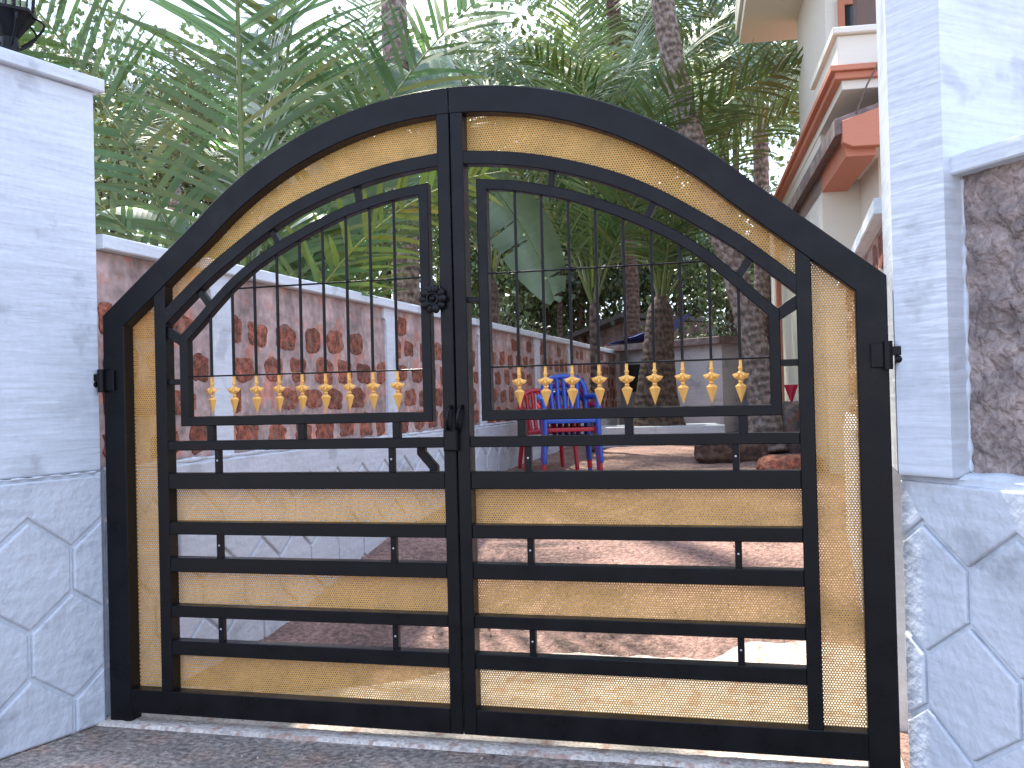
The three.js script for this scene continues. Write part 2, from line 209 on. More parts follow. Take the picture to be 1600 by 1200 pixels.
function hexFacing(parent, x0, x1, y0, y1, px, py, floor, zBack, zFront, seed) { // px,py: foot of one upright joint
  const r = RNG(seed), dy = HV + HS;
  const topRow = Math.ceil((y1 - HV - py) / dy); { // the uppermost course is one plain band above a zigzag joint
    const b = py + topRow * dy, l0 = px + (topRow & 1 ? HW : 0), zig = x => { const f = (((x - l0) / HW) % 2 + 2) % 2; return b - HS * (f < 1 ? f : 2 - f) + 0.0125; };
    const xs = [x0 + 0.010]; for (let x = l0 + Math.ceil((x0 + 0.02 - l0) / HW) * HW; x < x1 - 0.02; x += HW) xs.push(x); xs.push(x1 - 0.010);
    part('facing_stone', slab([...xs.map(x => [x, zig(x)]), [x1 - 0.010, y1 - 0.010], [x0 + 0.010, y1 - 0.010]], zBack - 0.01, zFront + 0.007, 0.010, 3), M.plinth, parent); }
  for (let row = -6; row < topRow; row++) for (let col = Math.floor((x0 - px) / (2 * HW)) - 2; col * 2 * HW + px < x1 + 0.5; col++) {
    const left = px + col * 2 * HW + (row & 1 ? HW : 0), cx = left + HW, b = py + row * dy; const j = () => (r() - 0.5) * 0.016;
    let poly = [[cx, b - HS + j() * 0.4], [cx + HW, b], [cx + HW, b + HV], [cx, b + HV + HS + j() * 0.4], [cx - HW, b + HV], [cx - HW, b]];
    if (b + HV + HS < floor(cx)) continue;
    poly = clipRect(poly, x0, x1, y0, y1); if (poly.length < 3) continue;
    let A = 0; poly.forEach((p, i) => { const q = poly[(i + 1) % poly.length]; A += p[0] * q[1] - q[0] * p[1]; }); if (A / 2 < 0.003) continue;
    poly = poly.filter((p, i) => { const q = poly[(i + 1) % poly.length]; return Math.hypot(p[0] - q[0], p[1] - q[1]) > 0.02; }); if (poly.length < 3) continue;
    const s = inset(poly, 0.010); if (!s) continue;
    part('facing_stone', slab(s, zBack - 0.01, zFront + 0.007 + j() * 0.15, 0.010, 3), M.plinth, parent);
  }
}
const PL = 1.152, PR = 1.122, WT = 2.25;                         // plinth top, wall top
const edgeRough = (x, k) => 0.012 * fbm(x * 9 + k, k, 2, 3);

{ // left gate pillar
  const d = new THREE.Vector2(0.975, 0.22), t = Math.atan2(d.x, d.y);
  const o = thing('gate_pillar', 'white plastered gate pillar with a black lantern on its cap', 'pillar', [-1.722, 0, 0.0], t);
  part('shaft', uvWorld(bb(-0.66, 0, PL + 0.004, 2.905, -0.55, 0, 0.008)), M.paint, o);
  part('cap', uvWorld(bb(-0.70, 0.035, 2.905, 2.965, -0.59, 0.035, 0.006)), M.paint, o);
  const b = part('plinth', uvWorld(bb(-0.658, -0.002, -0.2, PL, -0.548, -0.006)), M.groove, o);
  hexFacing(b, -0.655, -0.003, 0.0, PL - 0.006, -0.175, 0.637, () => -0.1, -0.006, 0.004, 3);
  const rp = []; for (let i = 0; i <= 30; i++) { const x = -0.655 + i / 30 * 0.62; rp.push([x, PL + edgeRough(x, 3) * 0.5, 0.005]); }
  part('mortar_ridge', tube(rp, t => 0.004 + 0.002 * Math.sin(t * 40), 60, 6), M.paint, o);
}
{ // lantern on the left pillar
  const f = new THREE.Vector3(25 - 800, 0, -1585).normalize(); const R = new THREE.Matrix4().makeRotationY(0.2654);
  f.applyMatrix4(R); const k = 5.02; const x = camera.position.x + f.x * k, z = camera.position.z + f.z * k;
  const o = thing('pillar_lantern', 'black cast lantern with glass panes standing on the left pillar cap', 'lantern', [x, 2.965, z], 0.4);
  const raise = 0.05;
  part('foot', merge([new THREE.CylinderGeometry(0.045, 0.06, 0.03, 6).translate(0, 0.015, 0), new THREE.CylinderGeometry(0.040, 0.045, 0.11, 6).translate(0, 0.085, 0)]), M.black, o);
  part('bowl', merge([new THREE.CylinderGeometry(0.10, 0.035, 0.085, 6).translate(0, 0.13, 0), new THREE.CylinderGeometry(0.112, 0.10, 0.02, 6).translate(0, 0.182, 0)]), M.black, o);
  const fr = [new THREE.CylinderGeometry(0.118, 0.118, 0.014, 6).translate(0, 0.199, 0)]; const gl = P({ color: lin(0.9, 0.95, 0.95), transmission: 1, thickness: 0, roughness: 0.12 });
  for (let i = 0; i < 6; i++) { const a = i / 6 * 2 * Math.PI + Math.PI / 6, b = a + Math.PI / 3, A = [0.1 * Math.sin(a), 0.206, 0.1 * Math.cos(a)], B = [0.12 * Math.sin(a), 0.44, 0.12 * Math.cos(a)]; fr.push(tube([A, B], 0.008, 1, 5));
    for (const s of [0.33, 0.67]) fr.push(tube([[lerp(0.1 * Math.sin(a), 0.1 * Math.sin(b), s), 0.206, lerp(0.1 * Math.cos(a), 0.1 * Math.cos(b), s)], [lerp(0.12 * Math.sin(a), 0.12 * Math.sin(b), s), 0.44, lerp(0.12 * Math.cos(a), 0.12 * Math.cos(b), s)]], 0.0035, 1, 4));
    const g = new THREE.BufferGeometry(), q = (r, y, an) => [r * Math.sin(an), y, r * Math.cos(an)]; const c = [q(0.096, 0.206, a), q(0.096, 0.206, b), q(0.115, 0.44, b), q(0.115, 0.44, a)];
    g.setAttribute('position', new THREE.Float32BufferAttribute([...c[0], ...c[1], ...c[2], ...c[0], ...c[2], ...c[3]], 3)); g.computeVertexNormals(); part('pane', g, gl, o); }
  part('cage', merge(fr), M.black, o);
  part('lid', merge([new THREE.ConeGeometry(0.16, 0.12, 6).translate(0, 0.50, 0), new THREE.CylinderGeometry(0.13, 0.13, 0.02, 6).translate(0, 0.435, 0), new THREE.SphereGeometry(0.025, 8, 6).translate(0, 0.57, 0)]), M.black, o);
  for (let i = 0; i < 6; i++) { const a = i / 6 * 2 * Math.PI + Math.PI / 6; part('scroll', tube([[0.10 * Math.sin(a), 0.185, 0.10 * Math.cos(a)], [0.15 * Math.sin(a), 0.15, 0.15 * Math.cos(a)], [0.12 * Math.sin(a), 0.10, 0.12 * Math.cos(a)], [0.05 * Math.sin(a), 0.05, 0.05 * Math.cos(a)]], 0.006, 10, 5), M.black, o); }
  for (const c of o.children) if (c.name !== 'foot') c.position.y = raise;
}
{ // right gate pillar, standing on the end of the wing wall's plinth
  const o = thing('gate_pillar', 'white plastered gate pillar beside the rough stone wing wall', 'pillar', [1.88, 0, 0.19]);
  const poly = [[1.722, 0.012], [1.88, 0.19], [2.36, -0.25], [2.2, -0.5], [1.735, -0.5]].map(([x, z]) => [x - 1.88, z - 0.19]);
  part('shaft', prism(poly.slice().reverse(), PR + 0.002, 3.2, 0.008), M.paint, o);
  part('cap', prism([[1.69, 0.01], [1.88, 0.23], [2.40, -0.25], [2.2, -0.55], [1.70, -0.55]].map(([x, z]) => [x - 1.88, z - 0.19]).reverse(), 3.2, 3.26, 0.006), M.paint, o);
}
function laterite(parent, x0, x1, y0, y1, z, seed, fill) { // exposed laterite faces, each a worn block standing a little out of the smeared mortar
  const r = RNG(seed), rows = 5, rh = (y1 - y0) / rows, bw = 0.355;
  for (let row = 0; row < rows; row++) { const off = (row & 1) * bw * 0.5; for (let x = x0 - off; x < x1; x += bw) {
    const a = Math.max(x0 + 0.02, x + 0.03), b = Math.min(x1 - 0.02, x + bw - 0.03); if (b - a < 0.08 || r() > fill[row]) { r(); r(); continue; }
    const w = (b - a) * (0.78 + 0.28 * r()), h = rh * (0.66 + 0.34 * r()), cx = (a + b) / 2 + (r() - 0.5) * 0.05, cy = y0 + (row + 0.5) * rh + (r() - 0.5) * 0.03, pts = [], n = 22, ph = r() * 20;
    for (let i = 0; i < n; i++) { const t = i / n * 2 * Math.PI, c = Math.cos(t), s = Math.sin(t), k = Math.pow(Math.pow(Math.abs(c), 5) + Math.pow(Math.abs(s), 5), -1 / 5) * (0.88 + 0.26 * perlin.noise(c * 1.6 + ph, s * 1.6, 4) + 0.10 * perlin.noise(c * 5 + ph, s * 5, 9)); pts.push([cx + w / 2 * k * c, cy + h / 2 * k * s]); }
    part('laterite_block', slab(pts, z - 0.02, z + 0.003 + 0.004 * r(), 0.003), M.laterite[Math.floor(r() * 3)], parent); } }
}
function roughPanel(x0, x1, y0, y1, z, amp, nx, ny) { const pos = [], uv = [], idx = [];
  for (let j = 0; j <= ny; j++) for (let i = 0; i <= nx; i++) { const x = lerp(x0, x1, i / nx), y = lerp(y0, y1, j / ny); pos.push(x, y, z + amp * smooth(x0 - 0.01, x0 + 0.12, x) * (fbm(x * 7, y * 9, z + 2, 5) * 1.8 - 0.2)); uv.push(x, y); }
  for (let j = 0; j < ny; j++) for (let i = 0; i < nx; i++) { const p = j * (nx + 1) + i; idx.push(p, p + 1, p + nx + 1, p + 1, p + nx + 2, p + nx + 1); }
  const g = new THREE.BufferGeometry(); g.setAttribute('position', new THREE.Float32BufferAttribute(pos, 3)); g.setAttribute('uv', new THREE.Float32BufferAttribute(uv, 2)); g.setIndex(idx); g.computeVertexNormals(); return g; }
{ // wing wall at the right
  const t = Math.atan2(-0.821, 0.571), L = 3.2;
  const o = thing('wing_wall', 'splayed wing wall of dark rough stone on a white faced plinth', 'wall', [1.735, 0, -0.08], t);
  const b = part('plinth', uvWorld(bb(0, L, -0.2, PR, -0.40, -0.004)), M.groove, o);
  hexFacing(b, 0.003, 1.6, 0.0, PR - 0.012, 0.335, 0.617, () => -0.1, -0.004, 0.008, 5);
  part('core', uvWorld(bb(0.24, L, PR, WT - 0.06, -0.38, -0.105)), M.mortar, o);
  part('stone_face', roughPanel(0.285, L, PR - 0.01, WT - 0.055, -0.062, 0.036, 240, 90), M.rubble, o);
  { const e = []; for (let i = 0; i <= 40; i++) { const y = lerp(PR + 0.02, WT - 0.07, i / 40); e.push([0.292 + 0.012 * fbm(y * 9, 4, 1, 3), y, -0.058]); } part('plaster_edge', tube(e, t => 0.008 + 0.004 * Math.sin(t * 60 + 3 * Math.sin(t * 17)), 90, 6), M.paint, o); }
  part('coping', uvWorld(bb(0.242, L, WT - 0.06, WT + 0.008, -0.42, 0.0, 0.006)), M.paint, o);
  // bed of mortar left along the ledge
  const s = []; const N = 90; const pos = [], idx = [], uv = []; for (let i = 0; i <= N; i++) { const x = 0.30 + i / N * 2.0, w = 0.045 + 0.03 * fbm(x * 6, 3, 1, 3), h = 0.014 + 0.012 * fbm(x * 8, 1, 4, 3); [[-0.10, 0.001], [-0.06, h * 1.6], [-0.05 + w * 0.5, h], [-0.05 + w, 0.002], [-0.05 + w, -0.004]].forEach(([z, y]) => { pos.push(x, PR + y, z); uv.push(x, z); }); }
  for (let i = 0; i < N; i++) for (let j = 0; j < 4; j++) { const p = i * 5 + j; idx.push(p, p + 1, p + 5, p + 1, p + 6, p + 5); }
  const g = new THREE.BufferGeometry(); g.setAttribute('position', new THREE.Float32BufferAttribute(pos, 3)); g.setAttribute('uv', new THREE.Float32BufferAttribute(uv, 2)); g.setIndex(idx); g.computeVertexNormals(); part('mortar_bed', g, M.paint, o);
}
function boundaryWall(o, x0, x1, posts, hexTo, seed, fine) {
  const b = part('plinth', uvWorld(bb(x0, x1, -0.3, PL, -0.30, -0.004)), M.groove, o);
  hexFacing(b, x0, hexTo, 0.0, PL - 0.004, fine ? 1.06 : 0.3, fine ? 0.64 : 0.6, fine ? x => hgt(-1.7, -x) - 0.02 : () => 0, -0.004, 0.006, seed);
  const all = [x0 - 0.3, ...posts, x1 + 0.3], hw = 0.1;
  for (let i = 0; i < all.length - 1; i++) { const a = Math.max(x0, all[i] + hw), c = Math.min(x1, all[i + 1] - hw); if (c - a < 0.1) continue;
    const pan = part('infill_panel', uvWorld(bb(a, c, PL, WT - 0.065, -0.24, -0.035)), M.mortar, o); laterite(pan, a, c, PL, WT - 0.075, -0.035, seed * 31 + i, [0.92, 0.9, 0.85, 0.95, 0.45]); }
  for (const p of posts) { const y0 = PL, y1 = WT - 0.062; // post with a flared head under the coping
    part('post', slab([[p - hw, y0], [p + hw, y0], [p + hw, y1 - 0.16], [p + hw + 0.02, y1 - 0.10], [p + hw + 0.05, y1 - 0.085], [p + hw + 0.05, y1], [p - hw - 0.05, y1], [p - hw - 0.05, y1 - 0.085], [p - hw - 0.02, y1 - 0.10], [p - hw, y1 - 0.16]], -0.26, -0.012, 0.003), M.paint, o); }
  part('coping', uvWorld(bb(x0, x1, WT - 0.062, WT + 0.005, -0.32, 0.028, 0.006)), M.paint, o);
  const rp = []; for (let i = 0; i <= 80; i++) { const x = lerp(x0, Math.min(x1, 9), i / 80); rp.push([x, PL + 0.002 + edgeRough(x, seed) * 0.6, -0.006]); }
  part('mortar_ridge', tube(rp, t => 0.011 + 0.004 * Math.sin(t * 170), 240, 6), M.paint, o);
}
boundaryWall(thing('boundary_wall', 'long laterite boundary wall with white posts receding from the lantern pillar', 'wall', [-1.75, 0, 0], Math.PI / 2), 0.05, 15, [1.13, 3.69, 6.25, 8.7, 10.7, 12.8], 8.5, 7, true);
boundaryWall(thing('boundary_wall', 'short laterite boundary wall with white coping in front of the house', 'wall', [1.735, 0, -3.9], -Math.PI / 2), 0, 3.35, [1.6], 3.3, 9, false);

// ------------------------------------------------------------------ the gate
const arc = (cx, cyTop, R, xa, xb, n) => span(xa, xb, n).map(x => [x, cyTop - R + Math.sqrt(R * R - (x - cx) ** 2)]);
const ARCH = [[1.7, 1.812], ...arc(0, 2.692, 1.76, 1.2, 0.003, 26)];
function spline(pts, n) { return new THREE.SplineCurve(pts.map(p => new THREE.Vector2(...p))).getPoints(n).map(v => [v.x, v.y]); }
const INNER = spline([[1.425, 1.789], [1.345, 1.858], [1.19, 1.986], [1.03, 2.096], [0.861, 2.202], [0.69, 2.284], [0.48, 2.354], [0.27, 2.400], [0.05, 2.424]], 30);
const GTOP = spline([[1.312, 1.702], [1.236, 1.772], [1.15, 1.856], [1.05, 1.946], [0.935, 2.028], [0.82, 2.092], [0.69, 2.154], [0.53, 2.218], [0.42, 2.250], [0.27, 2.284], [0.107, 2.303]], 30);
const polyY = (pts, x) => { for (let i = 0; i < pts.length - 1; i++) { const [a, ya] = pts[i], [b, yb] = pts[i + 1]; if ((x - a) * (x - b) <= 0 && a !== b) return lerp(ya, yb, (x - a) / (b - a)); } return pts[pts.length - 1][1]; };
function shapeSheet(poly, z) { const g = new THREE.ShapeGeometry(new THREE.Shape(poly.map(p => new THREE.Vector2(...p)))); g.translate(0, 0, z); return g; }
function finial() { // cast gilt spearhead hanging point down: stem, collar, two petals, waist, four-sided blade
  const g = [box(0.011, 0.05, 0.011, 0, -0.022, 0)];
  const oct = (w, h, d, x, y, rz = 0) => { const q = new THREE.OctahedronGeometry(1, 1); q.scale(w, h, d); if (rz) q.rotateZ(rz); q.translate(x, y, 0); return q; };
  g.push(oct(0.010, 0.009, 0.010, 0, -0.036), oct(0.013, 0.010, 0.010, 0, -0.056));
  for (const s of [-1, 1]) { const q = new THREE.BufferGeometry(), v = [[0, -0.055, 0.006], [s * 0.012, -0.053, 0.011], [s * 0.034, -0.059, 0.002], [s * 0.024, -0.073, 0.008], [s * 0.006, -0.084, 0.006], [s * 0.012, -0.066, -0.006], [s * 0.012, -0.066, 0.016]]; const f = [[0, 1, 6], [1, 2, 6], [2, 3, 6], [3, 4, 6], [4, 0, 6], [0, 5, 1], [1, 5, 2], [2, 5, 3], [3, 5, 4], [4, 5, 0]]; q.setAttribute('position', new THREE.Float32BufferAttribute(f.flat().flatMap(k => v[k]), 3)); q.computeVertexNormals(); q.setAttribute('uv', new THREE.Float32BufferAttribute(new Float32Array(60), 2)); g.push(q); }
  g.push(oct(0.009, 0.018, 0.012, 0, -0.070));
  g.push(oct(0.010, 0.008, 0.009, 0, -0.089));
  const bl = new THREE.BufferGeometry(), y0 = -0.088, y1 = -0.106, y2 = -0.172, w = 0.0225, d = 0.013; const T = [0, y0, 0], B = [0, y2, 0], L = [-w, y1, 0], R = [w, y1, 0], F = [0, y1, d], K = [0, y1, -d];
  bl.setAttribute('position', new THREE.Float32BufferAttribute([T, L, F, T, F, R, T, R, K, T, K, L, B, F, L, B, R, F, B, K, R, B, L, K].flat(), 3)); bl.computeVertexNormals(); bl.setAttribute('uv', new THREE.Float32BufferAttribute(new Float32Array(48), 2)); g.push(bl);
  return merge(g);
}
function buildLeaf(sg, label) {
  const o = thing('gate_leaf', label, 'gate leaf', [sg * 1.7, G, 0], 0, undefined);
  const put = (name, g, mat = M.black, parent = o, lab) => { if (sg < 0) g = mirror(g); g.translate(-sg * 1.7, 0, 0); return part(name, g, mat, parent, lab); };
  const Z = (d) => [-0.036 - d / 2, -0.036 + d / 2];
  const [a0, a1] = Z(0.080), [b0, b1] = Z(0.075), [c0, c1] = Z(0.070), [d0, d1] = Z(0.065), [e0, e1] = Z(0.046);
  put('outer_frame', sweep([[1.7, -0.05], ...ARCH], 0, 0.112, a0, a1, 0.004));
  put('meeting_stile', bb(0.003, 0.057, 0, 2.60, b0, b1, 0.003));
  put('bottom_rail', bb(0.057, 1.59, 0, 0.104, b0, b1, 0.003));
  put('inner_stile', bb(1.374, 1.431, 0.104, 2.02, c0, c1, 0.003));
  put('inner_arch', sweep(INNER, 0, 0.056, d0, d1, 0.003));
  for (const [y0, y1] of [[1.188, 1.231], [1.015, 1.086], [0.811, 0.867], [0.643, 0.706], [0.440, 0.491], [0.270, 0.333]]) put('rail', bb(0.057, 1.374, y0, y1, d0, d1, 0.003));
  put('grille_frame', sweep([[0.107, 1.297], [1.312, 1.297], ...GTOP], 0, 0.043, e0, e1, 0.003, true));
  // struts between the frames
  const st = (x, y0, y1, w, rivet) => { const m = put('strut', bb(x - w / 2, x + w / 2, y0 - 0.003, y1 + 0.003, -0.044, -0.016, 0.002)); if (rivet) put('rivet', new THREE.SphereGeometry(0.005, 8, 6).scale(1, 1, 0.5).translate(x, (y0 + y1) / 2 + 0.004, -0.0155), M.steel, m); };
  for (const x of [0.275, 0.718, 1.164]) st(x, 1.231, 1.297, 0.034);
  for (const x of [0.30, 1.132]) { st(x, 1.086, 1.188, 0.026, 1); st(x, 0.706, 0.811, 0.026, 1); st(x, 0.333, 0.440, 0.026, 1); }
  const link = (x0, y0, x1, y1, w) => put('strut', sweep([[x0, y0], [x1, y1]], -w / 2, w / 2, -0.044, -0.016, 0.002));
  link(0.432, 2.335, 0.425, 2.245, 0.026); link(0.850, 2.165, 0.805, 2.085, 0.026); link(1.215, 1.915, 1.155, 1.835, 0.03); link(1.385, 1.735, 1.29, 1.675, 0.045); link(1.38, 1.498, 1.30, 1.498, 0.026); link(0.05, 1.802, 0.12, 1.802, 0.022);
  // grille bars, tie rods and gilt spearheads
  const fin = finial();
  for (let i = 0; i < 9; i++) { const x = 0.268 + i * 0.1113; put('grille_bar', bb(x - 0.0055, x + 0.0055, 1.515, polyY(GTOP, x) - 0.03, -0.0355, -0.0245, 0.0015)); put('spearhead', fin.clone().rotateY((i % 3 - 1) * 0.12).translate(x, 1.519, -0.03), M.gold); }
  const xr = 1.095; put('tie_rod', tube([[0.14, 1.907, -0.022], [xr, 1.905, -0.022]], 0.0042, 2, 6)); put('tie_rod', tube([[0.14, 1.518, -0.022], [1.285, 1.520, -0.022]], 0.0042, 2, 6));
  // gilt perforated panels
  const zi = -0.0655, rev = p => p.slice().reverse();
  const archIn = ARCH.map(([x, y]) => [x, y - 0.085]).filter(p => p[0] < 1.39), innerOut = INNER.map(([x, y]) => [x, y - 0.02]);
  put('mesh_panel', shapeSheet([[1.39, 2.692 - 0.085 - 1.76 + Math.sqrt(1.76 ** 2 - 1.39 ** 2) + 0.055], ...archIn.filter(p => p[0] > 0.05), [0.045, 2.60], [0.045, 2.41], ...rev(innerOut.filter(p => p[0] > 0.06)), [1.39, 1.79]], zi), M.gilt);
  put('mesh_panel', shapeSheet([[1.42, 0.09], [1.615, 0.09], [1.615, 1.77], [1.42, 1.935]], zi), M.gilt);
  for (const [y0, y1] of [[0.855, 1.03], [0.48, 0.655], [0.09, 0.285]]) put('mesh_panel', shapeSheet([[0.045, y0], [1.385, y0], [1.385, y1], [0.045, y1]], zi), M.gilt);
  // hinge: bracket with barrel and a bolt into the pillar
  const h = put('hinge', merge([bb(1.635, 1.706, 1.468, 1.558, 0.0, 0.02, 0.003), new THREE.CylinderGeometry(0.017, 0.017, 0.105, 12).translate(1.695, 1.513, 0.026)]));
  put('hinge_bolt', merge([bb(1.70, 1.742, 1.512, 1.545, 0.008, 0.034, 0.003), new THREE.CylinderGeometry(0.014, 0.014, 0.03, 10).rotateZ(Math.PI / 2).translate(1.735, 1.497, 0.022)]), M.black, h);
  return { o, put };
}
{
  const R = buildLeaf(1, 'arched black steel gate leaf without rosette, hung by the wing wall');
  R.put('staple', tube([[0.012, 1.25, -0.002], [0.016, 1.285, 0.032], [0.019, 1.32, 0.036], [0.024, 1.35, 0.026], [0.03, 1.36, 0.0]], 0.0075, 16, 8));
  const L = buildLeaf(-1, 'arched black steel gate leaf with flower rosette and drop bolt, hung by the lantern pillar');
  // the left leaf is mirrored by put(): x here is measured away from the meeting edge
  L.put('staple', tube([[0.034, 1.25, -0.002], [0.030, 1.285, 0.034], [0.026, 1.32, 0.038], [0.022, 1.35, 0.028], [0.018, 1.36, 0.0]], 0.0075, 16, 8));
  const fl = []; for (let i = 0; i < 10; i++) { const a = i / 10 * 2 * Math.PI; const g = new THREE.SphereGeometry(1, 10, 8); g.scale(0.0215, 0.018, 0.012); g.translate(0.042, 0, 0.006 * (i % 2)); g.rotateZ(a); fl.push(g); }
  fl.push(new THREE.TorusGeometry(0.024, 0.006, 8, 20).translate(0, 0, 0.008), new THREE.SphereGeometry(0.013, 10, 8).translate(0, 0, 0.006), new THREE.CylinderGeometry(0.03, 0.03, 0.03, 14).rotateX(Math.PI / 2).translate(0, 0, -0.012));
  L.put('rosette', merge(fl).translate(0.083, 1.809, 0.018));
  L.put('latch_box', bb(-0.012, 0.05, 1.175, 1.262, 0.0, 0.03, 0.006));
  L.put('drop_bolt', sweep([[0.19, 1.20], [0.19, 1.163], [0.135, 1.10], [0.135, 1.06]], -0.018, 0.018, -0.115, -0.080, 0.003));
}

// ------------------------------------------------------------------ plastic chairs
const plastic = { red: P({ color: lin(0.42, 0.015, 0.03), roughness: 0.32 }), blue: P({ color: lin(0.02, 0.07, 0.36), roughness: 0.32 }) };
function chair(mat, label, x, y, z, turn, group) { // moulded armchair: +z is its front
  const o = thing('plastic_chair', label, 'chair', [x, y, z], turn, group);
  const sh = new THREE.Shape(); sh.moveTo(-0.20, -0.20); sh.lineTo(0.20, -0.20); sh.quadraticCurveTo(0.25, 0.1, 0.24, 0.22); sh.quadraticCurveTo(0, 0.27, -0.24, 0.22); sh.quadraticCurveTo(-0.25, 0.1, -0.20, -0.20);
  const se = new THREE.ExtrudeGeometry(sh, { depth: 0.02, bevelEnabled: true, bevelSize: 0.012, bevelThickness: 0.012, bevelSegments: 3, curveSegments: 8 }); se.rotateX(Math.PI / 2); se.translate(0, 0.43, 0); part('seat', se, mat, o);
  const top = 0.86, ux = t => lerp(0.215, 0.20, t), back = t => -0.21 - 0.15 * t; // frame of the backrest: two uprights joined by a bowed head
  const fr = [[-0.21, 0.40, -0.2], [-0.225, 0.62, -0.27], [-0.20, 0.80, -0.335], [-0.12, top, -0.36], [0, top + 0.015, -0.365], [0.12, top, -0.36], [0.20, 0.80, -0.335], [0.225, 0.62, -0.27], [0.21, 0.40, -0.2]];
  const bk = part('backrest', tube(fr, 0.030, 48, 8), mat, o);
  for (let i = 0; i < 5; i++) { const X = -0.136 + i * 0.068; part('slat', tube([[X * 0.9, 0.42, -0.205], [X, 0.62, -0.275], [X * 1.02, top - 0.01, -0.355]], 0.024, 8, 6), mat, bk); }
  for (const s of [-1, 1]) {
    part('armrest', tube([[s * 0.225, 0.655, -0.27], [s * 0.285, 0.665, -0.10], [s * 0.29, 0.65, 0.10], [s * 0.275, 0.62, 0.21]], 0.030, 14, 8), mat, o);
    part('leg', tube([[s * 0.275, 0.63, 0.205], [s * 0.265, 0.42, 0.225], [s * 0.275, 0.2, 0.24], [s * 0.285, 0.0, 0.255]], t => 0.030 - 0.008 * t, 10, 8), mat, o);
    part('leg', tube([[s * 0.21, 0.43, -0.2], [s * 0.235, 0.2, -0.25], [s * 0.25, 0.0, -0.29]], t => 0.032 - 0.010 * t, 10, 8), mat, o);
  }
  return o;
}
{
  const c = (px, d) => { const f = new THREE.Vector3(px - 800, 0, -1585).normalize().applyMatrix4(new THREE.Matrix4().makeRotationY(0.2654)); return [camera.position.x + f.x * d, camera.position.z + f.z * d]; };
  const [x1, z1] = c(851, 11.25), [x2, z2] = c(886, 10.4);
  chair(plastic.red, 'red plastic armchair standing beside the white wall, apart from the stack', x1, hgt(x1, z1), z1, 0.45);
  const cols = ['blue', 'red', 'blue']; const g0 = hgt(x2, z2);
  const lab = ['blue plastic armchair at the bottom of the chair stack', 'red plastic armchair nested in the middle of the chair stack', 'blue plastic armchair on top of the chair stack'];
  cols.forEach((k, i) => chair(plastic[k], lab[i], x2 + 0.012 * i, g0 + 0.085 * i, z2 + 0.035 * i, 0.30 + 0.02 * i, 'stacked plastic chairs'));
}

